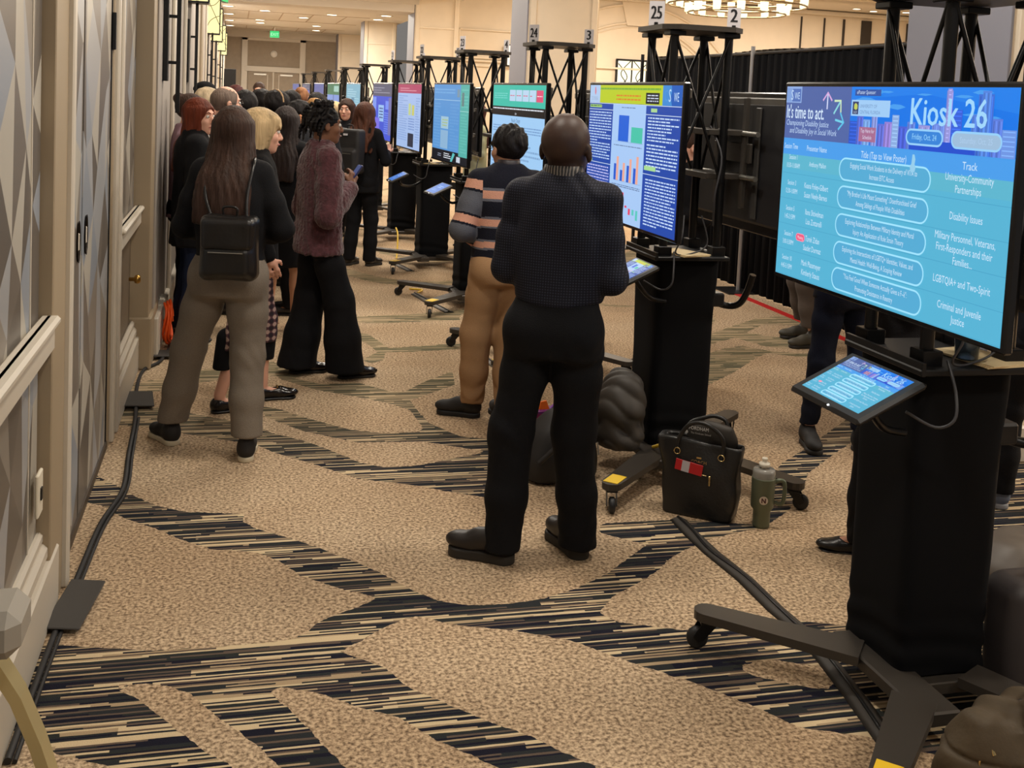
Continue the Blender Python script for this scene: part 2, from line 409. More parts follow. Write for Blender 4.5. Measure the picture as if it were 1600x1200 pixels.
gy = np.concatenate([[-2, 0, 1.0], np.arange(1.8, 11.5, 0.03), np.arange(11.5, 24, 0.09), np.linspace(24, 46.2, 80)])
GX, GY = np.meshgrid(gx, gy, indexing='ij')
sd = np.full(GX.shape, 0.3)
for sg, poly in FLOOR_SHAPES:
    q = poly_sd(GX, GY, poly)
    sd = np.minimum(sd, q) if sg > 0 else np.maximum(sd, -q)
far = np.abs(np.sin(GY*1.55+1.1*np.sin(GX*1.3+GY*.31)+.6*np.sin(GX*2.9-GY*.9)))-0.17-.10*np.sin(GX*1.7+GY*.5)
far = far*.25
w_ = np.clip((GY-8.6)/0.5, 0, 1); w2 = np.clip((GX-5.0)/0.5, 0, 1); w_ = np.maximum(w_, w2)
sd = np.minimum(sd, .3)*(1-w_)+far*w_
me = bpy.data.meshes.new('floor'); nx, ny = GX.shape
vv = np.stack([GX, GY, np.zeros_like(GX)], -1).reshape(-1, 3)
I = np.arange(nx*ny).reshape(nx, ny)
q = np.stack([I[:-1, :-1], I[1:, :-1], I[1:, 1:], I[:-1, 1:]], -1).reshape(-1, 4)
fl = mesh_obj('floor', (vv, q), [mat('carpet')], smooth=False); tag(fl, kind='structure')
at = fl.data.attributes.new('pattern', 'FLOAT', 'POINT'); at.data.foreach_set('value', sd.ravel().astype(np.float32))
m = MATS['carpet']; nt = m.node_tree; b = nt.nodes['Principled BSDF']; b.inputs['Roughness'].default_value = 0.95; b.inputs['Specular IOR Level'].default_value = 0.1
N = nt.nodes.new; L = nt.links.new
tc = N('ShaderNodeTexCoord')
def noise(scale, st, det=2, rgh=0.5):
    mp = N('ShaderNodeMapping'); mp.inputs['Scale'].default_value = st; L(tc.outputs['Object'], mp.inputs[0])
    n = N('ShaderNodeTexNoise'); n.inputs['Scale'].default_value = scale; n.inputs['Detail'].default_value = det; n.inputs['Roughness'].default_value = rgh
    L(mp.outputs[0], n.inputs['Vector']); return n.outputs[0]
def ramp(fac, st, interp='LINEAR'):
    r = N('ShaderNodeValToRGB'); r.color_ramp.interpolation = interp
    while len(r.color_ramp.elements) < len(st): r.color_ramp.elements.new(0.5)
    for e, (p, c) in zip(r.color_ramp.elements, st): e.position = p; e.color = lin(c)
    L(fac, r.inputs[0]); return r.outputs[0]
def mix(fac, a, b_):
    x = N('ShaderNodeMix'); x.data_type = 'RGBA'; L(fac, x.inputs[0]) if not isinstance(fac, float) else setattr(x.inputs[0], 'default_value', fac)
    L(a, x.inputs[6]); L(b_, x.inputs[7]); return x.outputs[2]
beige = ramp(noise(75, (1, 1, 1), 3, .6), [(0.34, (112, 94, 76)), (0.47, (172, 149, 122)), (0.62, (218, 194, 162))])
beige2 = ramp(noise(1.3, (1, 1, 1), 2), [(0.35, (238, 232, 226)), (0.7, (255, 255, 255))])
mm = N('ShaderNodeMix'); mm.data_type = 'RGBA'; mm.blend_type = 'MULTIPLY'; mm.inputs[0].default_value = 1.0; L(beige, mm.inputs[6]); L(beige2, mm.inputs[7])
sp = N('ShaderNodeSeparateXYZ'); L(tc.outputs['Object'], sp.inputs[0])
def mth(op, a_, b_=None, c_=None):
    n = N('ShaderNodeMath'); n.operation = op
    for i_, v_ in enumerate((a_, b_, c_)):
        if v_ is None: continue
        if isinstance(v_, (int, float)): n.inputs[i_].default_value = v_
        else: L(v_, n.inputs[i_])
    return n.outputs[0]
def white(a_, b_):
    c_ = N('ShaderNodeCombineXYZ'); L(a_, c_.inputs[0]); L(b_, c_.inputs[1]); n = N('ShaderNodeTexWhiteNoise'); n.noise_dimensions = '2D'; L(c_.outputs[0], n.inputs[0]); return n.outputs[0]
yw = mth('MULTIPLY_ADD', noise(1.0, (9, 60, 1), 2), .007, sp.outputs[1])          # yarn rows wander a little
row = mth('FLOOR', mth('DIVIDE', yw, .0088)); band = mth('FLOOR', mth('DIVIDE', yw, .0352)); zero = mth('MULTIPLY', row, 0.0)
def cells(rw, ln): return white(rw, mth('FLOOR', mth('ADD', mth('DIVIDE', sp.outputs[0], ln), mth('MULTIPLY', white(rw, zero), 9.0))))
fine = cells(row, .38); coarse = cells(band, .80)
sn = mth('ADD', mth('MULTIPLY', fine, .72), mth('MULTIPLY', coarse, .28))          # 0..1 : low = cream yarn, high = dark yarn
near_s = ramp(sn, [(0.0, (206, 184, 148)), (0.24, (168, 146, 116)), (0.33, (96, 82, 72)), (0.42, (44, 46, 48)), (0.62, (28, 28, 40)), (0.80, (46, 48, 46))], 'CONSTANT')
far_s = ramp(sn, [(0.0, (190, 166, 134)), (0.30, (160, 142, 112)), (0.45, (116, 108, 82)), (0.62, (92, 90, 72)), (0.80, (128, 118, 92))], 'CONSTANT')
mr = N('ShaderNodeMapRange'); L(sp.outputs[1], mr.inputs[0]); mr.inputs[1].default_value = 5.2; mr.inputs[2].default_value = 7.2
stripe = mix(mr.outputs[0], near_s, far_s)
an = N('ShaderNodeAttribute'); an.attribute_name = 'pattern'
ed = N('ShaderNodeMath'); ed.operation = 'MULTIPLY_ADD'; L(noise(30, (1, 1, 1), 2), ed.inputs[0]); ed.inputs[1].default_value = 0.02; L(an.outputs['Fac'], ed.inputs[2])
lt = N('ShaderNodeMath'); lt.operation = 'LESS_THAN'; L(ed.outputs[0], lt.inputs[0]); lt.inputs[1].default_value = 0.01
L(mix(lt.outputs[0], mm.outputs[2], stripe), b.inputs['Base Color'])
bp = N('ShaderNodeBump'); bp.inputs['Strength'].default_value = 0.5; bp.inputs['Distance'].default_value = 0.006
L(noise(260, (1, 1, 1), 2), bp.inputs['Height']); L(bp.outputs[0], b.inputs['Normal'])

# ---- materials of the shell
M_cream = mat('cream_paint', (222, 208, 186), 0.6, noise=(3, .03))
M_trim = mat('trim_paint', (206, 196, 180), 0.4)
M_beige = mat('beige_paint', (160, 142, 116), 0.5)
M_tan = mat('tan_wallcovering', (158, 144, 126), 0.7, noise=(6, .06))
M_ceil = mat('ceiling_paint', (206, 198, 186), 0.8)
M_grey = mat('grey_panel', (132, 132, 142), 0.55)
M_brown = mat('brown_panel', (120, 106, 90), 0.45)
M_black = mat('black_metal', (22, 22, 24), 0.45, 0.3)
M_brass = mat('brass', (190, 150, 80), 0.3, 1.0)
TONES = [mat('wall_tone_%s' % n, c, 0.38) for n, c in (('silver', (162, 163, 165)), ('taupe', (112, 104, 96)), ('pearl', (180, 174, 162)), ('stone', (138, 130, 120)), ('slate', (144, 150, 159)), ('mink', (98, 91, 84)))]
import bmesh
def triangles(y0, y1, z0, z1, x, name, seed=1, parent=None):
    rnd = random.Random(seed); dy, dz = 0.20, 0.42
    nyc = int((y1-y0)/dy)+4; nz = int((z1-z0)/dz)+5
    g = {}
    bm = bmesh.new()
    for i in range(nyc):
        for j in range(nz):
            g[i, j] = bm.verts.new((x, y0-dy*1.5+i*dy+rnd.uniform(-.075, .075), z0-dz*1.5+(j+(i % 2)*.5)*dz+rnd.uniform(-.10, .10)))
    for i in range(nyc-1):
        for j in range(nz-1):
            a, b_, c, d = g[i, j], g[i, j+1], g[i+1, j], g[i+1, j+1]
            for t in (((a, c, b_), (c, d, b_)) if i % 2 == 0 else ((a, c, d), (a, d, b_))):
                f = bm.faces.new(t); f.material_index = rnd.randrange(6)
    for co, no in (((x, y0, 0), (0, -1, 0)), ((x, y1, 0), (0, 1, 0)), ((x, 0, z0), (0, 0, -1)), ((x, 0, z1), (0, 0, 1))):
        bmesh.ops.bisect_plane(bm, geom=bm.verts[:]+bm.edges[:]+bm.faces[:], plane_co=co, plane_no=no, clear_outer=True)
    # thickness: extrude backwards
    bmesh.ops.recalc_face_normals(bm, faces=bm.faces)
    r = bmesh.ops.extrude_face_region(bm, geom=bm.faces[:]); vs = [e for e in r['geom'] if isinstance(e, bmesh.types.BMVert)]
    bmesh.ops.translate(bm, vec=(0.012, 0, 0), verts=vs)
    bmesh.ops.recalc_face_normals(bm, faces=bm.faces)
    me = bpy.data.meshes.new(name); bm.to_mesh(me); bm.free()
    for t in TONES: me.materials.append(t)
    o = bpy.data.objects.new(name, me); COL.objects.link(o)
    if parent: o.parent = parent
    else: o['kind'] = 'structure'
    return o
WX = -0.60
w = MB()
w.box((WX-0.15, 2.45, 2.1), (0.25, 10.0, 4.2), M_brown)               # near half
w.box((-0.75, 26.7, 2.1), (0.5, 38.5, 4.2), mat('greige_dimmed_paint', (160, 152, 144), 0.6))                    # far half, 10 cm forward; base greyed to stand in for fewer lights
structure(w, 'wall_left')
triangles(-1.0, 3.78, 1.02, 4.0, WX-0.025, 'trim_1', 3)                # papered panel above the rail
triangles(-1.0, 3.78, 0.28, 0.94, WX-0.025, 'trim_2', 5)
triangles(5.98, 7.15, 1.02, 4.0, WX-0.025, 'trim_3', 8)
w = MB()
for ya, yb in ((-1.0, 3.80), (5.98, 7.17)):
    w.box((WX+0.012, (ya+yb)/2, 1.0), (0.05, yb-ya, 0.12), M_trim, .012)
    w.box((WX+0.03, (ya+yb)/2, 1.045), (0.05, yb-ya, 0.03), M_trim, .01)
structure(w, 'trim_4')                                               # chair rails
w = MB()
for ya, yb in ((-1.0, 3.95), (5.98, 7.30)):
    w.box((WX+0.012, (ya+yb)/2, 0.11), (0.05, yb-ya, 0.22), M_trim, .008)
    w.box((WX+0.0, (ya+yb)/2, 0.25), (0.045, yb-ya, 0.06), M_trim, .015)
    w.box((WX-0.008, (ya+yb)/2, 0.30), (0.03, yb-ya, 0.04), M_trim, .01)
w.box((-0.49, 7.87, 0.14), (0.05, 0.86, 0.28), M_trim, .01)
w.box((-0.49, 26.7, 0.11), (0.04, 36.6, 0.22), M_trim, .01)
structure(w, 'baseboard_left')
w = MB()   # stiles around the double door
w.box((WX, 3.93, 2.1), (0.06, 0.27, 4.2), M_beige, .004)
w.box((WX+0.02, 4.09, 2.1), (0.06, 0.06, 4.2), M_trim, .006)
w.box((WX-.02, 3.62, 1.5), (0.02, 0.012, 3.0), M_trim)
for k, (yy, dx) in enumerate(((5.66, .012), (5.74, .03), (5.82, .018), (5.90, .035))):
    w.box((WX+dx-.02, yy, 2.1), (0.05, 0.075, 4.2), M_trim if k % 2 else M_beige, .008)
structure(w, 'trim_5')
w = MB(); w.box((-0.575, 7.47, 2.1), (0.13, 0.60, 4.2), M_beige, .004); w.box((-0.57, 7.47, .17), (0.16, 0.63, 0.34), M_beige, .01); structure(w, 'trim_6')   # pilaster
# double door
for k, (ya, yb) in enumerate(((4.13, 4.635), (4.655, 5.60))):
    d = thing('door_%d' % (k+1), None, None, (WX-0.02, ya, 0)); d['kind'] = 'structure'
    mb = MB(); mb.box((-0.005, (yb-ya)/2, 2.02), (0.03, yb-ya, 4.0), M_brown, .003); mb.build('door_leaf', None, d)
    t = triangles(ya+0.008, yb-0.008, 0.03, 4.0, 0.014, 'door_covering', 11+k, d); t.location = (0, -ya, 0)
    yy = (yb-ya)-0.11 if k == 0 else 0.09
    mb = MB(); mb.add([(0, .032*math.cos(a*math.pi/8), .075*math.sin(a*math.pi/8)) for a in range(16)]+[(0.012, .036*math.cos(a*math.pi/8), .085*math.sin(a*math.pi/8)) for a in range(16)],
        [tuple(range(16))]+[(i, (i+1) % 16, 16+(i+1) % 16, 16+i) for i in range(16)], mat('dark_bronze', (40, 34, 30), .35, .8)); mb.box((0.006, 0, 0), (0.012, .018, .07), M_trim, .004)
    mb.build('door_pull', None, d, (0.022, yy, 1.20))
w = MB(); w.box((WX+0.012, 5.615, 2.08), (.03, .02, .18), M_black, .003); w.box((WX+0.0, 5.615, 2.0), (.02, .02, 4.0), M_black)
structure(w, 'trim_20')
w = MB(); w.box((WX-0.01, 4.87, 0.02), (0.05, 1.5, 0.04), mat('threshold', (66, 54, 42), .5)); structure(w, 'trim_7')
# mouldings of the long far half
w = MB()
for i, yy in enumerate((8.9, 12.4, 16, 19.6, 23.2, 26.8, 30.4, 34, 37.6, 41)):
    for dy in (0, 1.9):
        w.box((-0.485, yy+dy, 2.1), (0.03, 0.10, 4.2), M_trim, .008)
    w.box((-0.485, yy+.95, 1.0), (0.03, 1.9, 0.10), M_trim, .008)
    w.box((-0.478, yy+2.75, 2.1), (0.045, 0.75, 4.2), M_beige if i % 2 else MATS['greige_dimmed_paint'], .004)
structure(w, 'trim_8')
w = MB(); w.box((WX+0.008, 3.70, 0.49), (0.012, 0.085, 0.145), mat('ivory_plastic', (232, 222, 200), .4), .004); w.box((WX+0.016, 3.70, 0.49), (0.006, 0.022, 0.04), M_black)
tag(w.build('wall_socket'), 'small ivory outlet plate with one black hole low on the left wall', 'socket')
w = MB(); w.lathe([(0, 0), (.012, 0), (.012, .03), (.024, .035), (.028, .05), (.02, .065), (0, .068)], M_brass, 16, Matrix.Translation((WX+.005, 6.75, .66)) @ Matrix.Rotation(math.pi/2, 4, 'Y'))
tag(w.build('door_knob'), 'brass knob on the low panel left of the pilaster', 'knob')
# ---- ceiling
w = MB(); w.box((1.9, 21.5, CEIL+.05), (6.4, 49.5, 0.1), M_ceil)
structure(w, 'ceiling')
w = MB(); w.box((1.7, 25.2, 3.87), (4.6, 0.8, 0.40), M_ceil, .01); w.box((1.7, 24.82, 3.95), (4.6, 0.1, 0.2), M_ceil, .01)
w.box((1.7, 15.1, 3.87), (4.6, 0.8, 0.40), M_ceil, .01); w.box((1.7, 45.9, 3.93), (5, 0.25, 0.3), M_ceil, .02); structure(w, 'trim_9')
w = MB()
ml = mat('ceiling_joint', (170, 152, 130), .8)
for yy in (27.5, 30.5, 33.5, 37.5, 41.5, 44):
    w.box((1.8, yy, CEIL-.004), (4.2, 0.04, 0.012), ml)
for xx in (0.3, 1.3, 2.2, 3.2):
    for ya, yb in ((27.5, 30.5), (33.5, 37.5), (41.5, 44)): w.box((xx, (ya+yb)/2, CEIL-.005), (0.03, yb-ya, 0.014), ml)
structure(w, 'trim_10')
def downlight(x, y, z, label, r=.11):
    t = thing('downlight', label, 'ceiling light', (x, y, z), 0, 'recessed ceiling downlights')
    m_ = MB(); m_.lathe([(r*.78, -.012), (r, -.012), (r, 0), (r*.78, 0)], M_trim, 20); m_.build('rim', None, t)
    m_ = MB(); m_.lathe([(0.0, -.006), (r*.8, -.006)], emis((255, 244, 215), 6.0), 20, smooth=False); m_.build('lens', None, t)
DL = [(0.75, 27.5), (0.75, 33), (0.75, 39.5), (2.7, 27.5), (2.7, 33), (2.7, 39.5), (2.0, 35.2), (4.2, 32), (4.2, 33.9), (0.7, 37.8), (-.3, 29), (-.3, 32), (-.3, 35.5), (-.3, 39), (-.3, 42.5), (2.9, 42.5)]
for i, (x, y) in enumerate(DL):
    side = 'over the left wall' if x < 0.2 else ('left of the exit sign' if x < 1.5 else ('right of the exit sign' if x < 3.5 else 'over the right columns'))
    downlight(x, y, CEIL, 'recessed warm ceiling downlight '+side+', row %s of the far ceiling' % ('nearest' if y < 29 else 'second' if y < 32.5 else 'middle' if y < 36 else 'fourth' if y < 40 else 'farthest'), .20)
# ---- far wall with double door
w = MB(); w.box((1.7, 46.15, 2.1), (4.9, 0.3, 4.2), M_tan); structure(w, 'wall_back')
w = MB()
for x in (0.28, 2.62): w.box((x, 45.97, 1.95), (0.24, 0.1, 3.9), M_trim, .01)
w.box((1.45, 45.97, 3.80), (2.58, 0.1, 0.24), M_trim, .01); w.box((1.45, 45.96, 2.52), (2.3, 0.1, 0.22), M_trim, .01)
w.box((1.45, 45.97, 1.2), (0.06, 0.1, 2.5), M_trim, .01)
structure(w, 'trim_11')
for k, x in enumerate((0.92, 1.98)):
    d = thing('door_%d' % (k+3), None, None, (x, 45.97, 0)); d['kind'] = 'structure'
    m_ = MB(); m_.box((0, 0, 1.2), (1.0, 0.05, 2.4), M_tan, .004); m_.build('door_leaf', None, d)
    m_ = MB(); m_.box((0, -.05, 2.3), (0.5, 0.05, 0.06), mat('steel', (200, 195, 185), .4, .6)); m_.build('door_closer', None, d)
    m_ = MB(); m_.box((.30 if k == 0 else -.3, -.04, 1.2), (0.03, 0.03, 2.2), M_trim); m_.build('door_bar', None, d)
w = MB(); w.lathe([(0, 0), (.14, 0), (.14, .05), (0, .06)], mat('white_plastic', (230, 225, 215), .4), 24, Matrix.Translation((1.45, 46.0, 3.16)) @ Matrix.Rotation(math.pi/2, 4, 'X'))
tag(w.build('wall_speaker'), 'small round white fitting on the panel above the far double door', 'speaker')
# exit signs
def exit_sign(x, y, z, s, label, rz=0):
    t = thing('exit_sign', label, 'exit sign', (x, y, z), rz)
    m_ = MB(); m_.box((0, 0.03, 0), (s*1.35, 0.05, s), mat('sign_housing', (40, 90, 60), .5), .005); m_.build('housing', None, t)
    m_ = MB(); panel(s*1.25, s*.9, [('r', 0, 0, 1, 1, (0, 215, 110)), ('t', .5, .72, .62, 'EXIT', (190, 255, 215), 'CENTER', 1.0)], Matrix.Translation((-s*.625, 0.004, s*.45)) @ Matrix.Rotation(math.pi/2, 4, 'X'), m_); m_.build('sign_face', None, t)
    m_ = MB(); m_.tube([(0, .03, s*.5), (0, .03, CEIL-z)], .012, M_trim, 8); m_.build('stem', None, t)
exit_sign(1.30, 41, 3.74, 0.26, 'glowing green exit sign hanging before the far double door')
exit_sign(-0.22, 19.0, 3.33, 0.24, 'small green exit sign seen edge-on above the left wall lamps', math.radians(72))
# ---- columns along the right side of the aisle
def column(y0, name):
    m_ = MB(); cy_ = y0+.45
    m_.box((4.43, cy_, 2.5), (1.04, 0.88, 5.0), M_cream)
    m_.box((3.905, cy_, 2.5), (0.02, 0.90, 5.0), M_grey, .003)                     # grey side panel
    for x0_ in (3.98, 4.88): m_.box((x0_, y0, 2.5), (0.09, 0.04, 5.0), M_cream, .006)
    m_.box((4.43, y0, 3.35), (0.85, 0.03, 0.05), M_cream, .006)
    m_.box((4.43, cy_, .10), (1.10, 0.94, 0.20), M_trim, .01); m_.box((3.90, cy_, 1.0), (0.05, 0.92, 0.05), M_trim, .008)
    structure(m_, name)
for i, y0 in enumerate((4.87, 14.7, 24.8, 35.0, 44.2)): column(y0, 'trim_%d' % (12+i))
# ---- ballroom beyond
w = MB(); w.box((12.4, 27.15, 2.5), (15.4, 0.3, 5.0), M_cream); structure(w, 'wall_right')
w = MB()
def arc(cx_, cz_, r, a0, a1, t=.035, yy=26.98, n=28):
    w.tube([(cx_+r*math.cos(math.radians(a0+(a1-a0)*i/n)), yy, cz_+r*math.sin(math.radians(a0+(a1-a0)*i/n))) for i in range(n+1)], t, M_cream, 8)
arc(10.1, 1.2, 2.72, 10, 170); arc(10.1, 1.2, 3.2, 15, 165); arc(10.1, 1.2, 2.62, 10, 170, .015)
w.prism([(9.85, 3.85), (10.4, 3.85), (10.6, 4.6), (9.65, 4.6)], 0, .05, M_cream, Matrix.Translation((0, 26.98, 0)) @ Matrix.Rotation(math.pi/2, 4, 'X'))
for x0_, x1_, z0_, z1_ in ((5.4, 7.4, 0.4, 2.6), (5.4, 7.4, 2.8, 3.5), (12.9, 14.2, .5, 3.3)):
    for xx in (x0_, x1_): w.box((xx, 26.97, (z0_+z1_)/2), (.05, .05, z1_-z0_), M_cream, .01)
    for zz in (z0_, z1_): w.box(((x0_+x1_)/2, 26.97, zz), (x1_-x0_, .05, .05), M_cream, .01)
w.box((12.4, 26.95, 2.72), (15.3, .06, .05), M_cream, .01)
w.box((12.4, 26.85, 4.52), (15.3, .25, .12), M_trim, .03)
structure(w, 'trim_17')
w = MB()
for x, ww in ((14.9, .03), (15.6, .03), (16.2, .05), (16.9, .30), (17.7, .03), (18.2, .05)): w.box((x, 26.97, 2.2), (ww, .05, 4.4), mat('dark_gap', (46, 40, 36), .6))
structure(w, 'trim_18')
w = MB(); w.box((12.4, 26.2, 4.65), (15.4, 2.0, 0.1), M_ceil); w.box((12.4, 25.15, 4.85), (15.4, 0.12, 0.5), M_ceil, .03); w.box((12.4, 25.02, 4.72), (15.4, 0.2, 0.06), M_trim, .02)
w.box((12.4, 11.6, 5.1), (15.4, 27.2, .1), mat('tray_ceiling', (238, 228, 210), .8)); structure(w, 'trim_19')
for k, (x, y) in enumerate(((15.9, 25.9), (16.6, 26.2), (17.4, 25.9))):
    downlight(x, y, 4.60, 'recessed ceiling downlight over the right ballroom wall, %s of three' % ('leftmost', 'middle', 'rightmost')[k], .13)
w = MB(); w.box((20.2, 12.5, 2.6), (.3, 29.5, 5.2), M_cream); structure(w, 'wall_far_right')
# lit leaded window
t = thing('window_1', None, None, (10.05, 26.96, 2.05)); t['kind'] = 'structure'
m_ = MB()
for x in (-.42, 0, .42): m_.box((x, 0, .2), (.05 if x else .03, .06, 1.4), M_black)
for z in (-.5, .9): m_.box((0, 0, z), (.88, .06, .05), M_black)
for s in (-1, 1):
    m_.tube([(s*.04, -.02, .88), (s*.30, -.02, .55), (s*.10, -.02, .2), (s*.36, -.02, -.2)], .012, M_black, 6); m_.tube([(s*.38, -.02, .8), (s*.12, -.02, .45), (s*.36, -.02, .1), (s*.1, -.02, -.4)], .012, M_black, 6)
m_.build('window_frame', None, t)
m_ = MB(); m_.box((0, .01, .2), (.84, .01, 1.36), emis((255, 244, 205), 1.3)); m_.build('window_pane', None, t)
# small wall lamp beside the second column
t = thing('wall_lamp', 'small glowing wall lamp on the ballroom wall beside the column behind kiosk 23', 'wall lamp', (6.72, 26.9, 2.9))
m_ = MB(); m_.box((0, 0, 0), (.16, .12, .5), emis((255, 240, 210), 1.5), .01); m_.build('lamp_shade', None, t)
m_ = MB()
for z in (-.26, .26): m_.box((0, 0, z), (.2, .16, .03), M_black)
for x in (-.09, .09): m_.box((x, 0, 0), (.02, .16, .52), M_black)
m_.build('lamp_frame', None, t)

# ---- wall sconces
def sconce(y, label):
    t = thing('wall_sconce', label, 'wall lamp', (-0.5, y, 0), 0, 'tall wall sconces on the left wall')
    m_ = MB(); m_.box((0.018, -0.02, 2.16), (0.035, 0.14, 0.62), M_black, .004); m_.build('mounting_plate', None, t)
    m_ = MB(); m_.box((0.10, 0, 2.3), (0.028, 0.028, 1.34), M_black)
    for z in (1.98, 2.30): m_.box((0.06, 0, z), (0.10, 0.02, 0.022), M_black)
    m_.build('stem', None, t)
    m_ = MB()
    for z in (2.64, 3.26): m_.box((0.10, 0, z), (0.23, 0.23, 0.02), M_black)
    for a in (-1, 1):
        for b_ in (-1, 1): m_.box((0.10+a*.11, b_*.11, 2.95), (0.014, 0.014, 0.62), M_black)
    for sgn in (-1, 1):
        m_.tube([(0.0, sgn*.116, 2.70), (.05, sgn*.116, 2.83), (.13, sgn*.116, 2.90), (.21, sgn*.116, 2.93)], .005, M_black, 6)
        m_.tube([(0.0, sgn*.116, 3.22), (.21, sgn*.116, 2.78)], .005, M_black, 6)
        m_.tube([(0.21, sgn*.116, 3.2), (.12, sgn*.116, 3.1), (.0, sgn*.116, 3.08)], .005, M_black, 6)
    m_.build('shade_frame', None, t)
    m_ = MB(); m_.box((0.10, 0, 2.95), (0.205, 0.205, 0.58), emis((250, 232, 160), 1.15), .005); m_.build('lamp_shade', None, t)
    l = bpy.data.lights.new('sconce_bulb', 'POINT'); l.energy = 9; l.color = WARM; l.shadow_soft_size = .12
    for zz in (3.4,):
        o = bpy.data.objects.new('sconce_bulb', l); COL.objects.link(o); o.parent = t; o.location = (0.12, 0, zz)
for i, y in enumerate((7.95, 11.3, 18.3, 21.5, 27.5, 31.5)):
    sconce(y, ('tall black wall sconce nearest the camera, its lit shade above the frame', 'second tall sconce from the camera on the left wall', 'third sconce with a big cream lit shade and crossing lines', 'fourth sconce with lit shade, close behind the third', 'fifth sconce from the camera with small lit shade', 'farthest lit sconce on the left wall')[i])
# black speaker box on the far left wall
w = MB(); w.box((-0.20, 33, 1.98), (.34, .34, .62), M_black, .01); w.tube([(-.20, 33, 0.02), (-.20, 33, 1.7)], .03, M_black, 8); w.lathe([(0, .0), (.3, 0), (.3, .03), (0, .05)], M_black, 16, T(-.1, 33, 0)); tag(w.build('loudspeaker'), 'small black loudspeaker box on a stand far down the left wall', 'speaker')

# ---- chandelier
t = thing('chandelier', 'round metal chandelier with many glowing glass cups over the ballroom', 'chandelier', (7.2, 15, 3.3))
m_ = MB(); mg = mat('aged_metal', (120, 104, 78), .4, .7)
for r, z in ((1.02, .06), (1.02, .22), (.72, -.06), (.72, .10), (.45, .0)):
    m_.tube([(r*math.cos(a*math.pi/24), r*math.sin(a*math.pi/24), z) for a in range(49)], .014, mg, 6, False)
for a in range(12):
    c, s = math.cos(a*math.pi/6), math.sin(a*math.pi/6); m_.tube([(.05*c, .05*s, .15), (1.02*c, 1.02*s, .15)], .01, mg, 6)
m_.build('ring_frame', None, t)
m_ = MB()
for a in range(4): m_.tube([(.6*math.cos(a*math.pi/2), .6*math.sin(a*math.pi/2), .1), (0, 0, 1.3), (0, 0, 1.72)], .01, mg, 6)
m_.build('hanging_rod', None, t)
for k in range(26):
    a = k*2*math.pi/26; r = 1.0 if k % 2 else .72
    m_ = MB(); m_.lathe([(.02, -.0), (.055, .0), (.06, .13), (.0, .135)], emis((255, 238, 185), 1.6), 12); m_.build('glass_cup', None, t, (r*math.cos(a), r*math.sin(a), .07 if k % 2 else -.06))
for k in range(5):
    l = bpy.data.lights.new('chandelier_bulb', 'POINT'); l.energy = 40; l.color = (1, .82, .58); l.shadow_soft_size = .2
    o = bpy.data.objects.new('chandelier_bulb', l); COL.objects.link(o); o.parent = t; o.location = (.6*math.cos(k*1.257), .6*math.sin(k*1.257), .45)

# ---- pipe and drape
M_drape = mat('black_drape', (9, 10, 14), .9, spec=.15)
t = thing('pipe_and_drape', 'long black drape wall hung from a pipe behind the kiosks', 'drape', (5.05, 6.0, 0))
n_ = 420; vs = []; fs = []
for i in range(n_+1):
    y = 6.95*i/n_; x = .018*math.sin(y*42+1.3*math.sin(y*5))+.008*math.sin(y*97)
    for dx in (0, .012): vs += [(x+dx, y, 0.01), (x*.6+dx, y, 2.42+.012*math.sin(y*2.1))]
for i in range(n_):
    a = i*4; fs += [(a, a+1, a+5, a+4), (a+2, a+6, a+7, a+3), (a+1, a+3, a+7, a+5), (a, a+4, a+6, a+2)]
m_ = MB(); m_.add(vs, fs, M_drape, True); m_.build('curtain', None, t)
for yy in (0.02, 3.9, 6.93):
    m_ = MB(); m_.tube([(-.09, yy, 0.0), (-.09, yy, 2.46)], .022, mat('aluminium', (170, 170, 172), .35, .8) if yy == 3.9 else M_black, 10); m_.box((-.09, yy, .006), (.4, .4, .012), M_black); m_.build('pole', None, t)
m_ = MB(); m_.tube([(0, 0, 2.40), (0, 6.93, 2.40)], .02, M_black, 8); m_.build('crossbar', None, t)
w = MB(); w.box((4.86, 8.7, .004), (.075, 2.4, .006), mat('red_tape', (190, 36, 34), .5)); tag(w.build('floor_tape'), 'strip of red tape on the carpet along the foot of the black drape', 'tape')

# ---- things along the left wall
w = MB(); pts = [(-.55, 3.0, .012), (-.54, 3.6, .012), (-.52, 4.2, .012), (-.50, 4.6, .014), (-.45, 5.0, .014), (-.47, 5.5, .012), (-.49, 6.1, .012), (-.53, 6.6, .012), (-.53, 7.1, .012), (-.44, 7.35, .012), (-.40, 7.9, .012), (-.42, 8.4, .012)]
w.tube(pts, .011, mat('black_rubber', (26, 24, 24), .6), 8); w.tube([(x+.018, y, z-.003) for x, y, z in pts[:7]], .007, MATS['black_rubber'], 8)
tag(w.build('floor_cable'), 'black cable running on the carpet along the foot of the left wall', 'cable')
for (x, y, a, b_, rz, lb) in ((-.50, 3.88, .12, .36, -.12, 'grey gaffer tape flap on the floor nearest the camera'), (-.50, 6.42, .16, .30, .1, 'grey gaffer tape flap on the floor below the brass knob'), (-.46, 7.5, .18, .18, .2, 'small grey tape flap at the foot of the pilaster')):
    w = MB(); w.box((0, 0, .010), (a, b_, .008), mat('grey_tape', (58, 54, 50), .7), .003); o = w.build('tape_flap', None, None, (x, y, .014)); o.rotation_euler = (0, .06, rz); tag(o, lb, 'tape', 'tape flaps over the wall cable')
w = MB()
for k in range(5):
    w.tube([(-.425+.02*math.sin(k*2.1)+.010*math.cos(a*.785), 7.78+.012*k+.075*math.cos(a*math.pi/10), .155+.010*k+.13*math.sin(a*math.pi/10)) for a in range(21)], .009, mat('orange_rubber', (255, 96, 30), .45), 6, False)
tag(w.build('extension_cord'), 'coiled bright orange extension cord at the foot of the pilaster', 'cord')
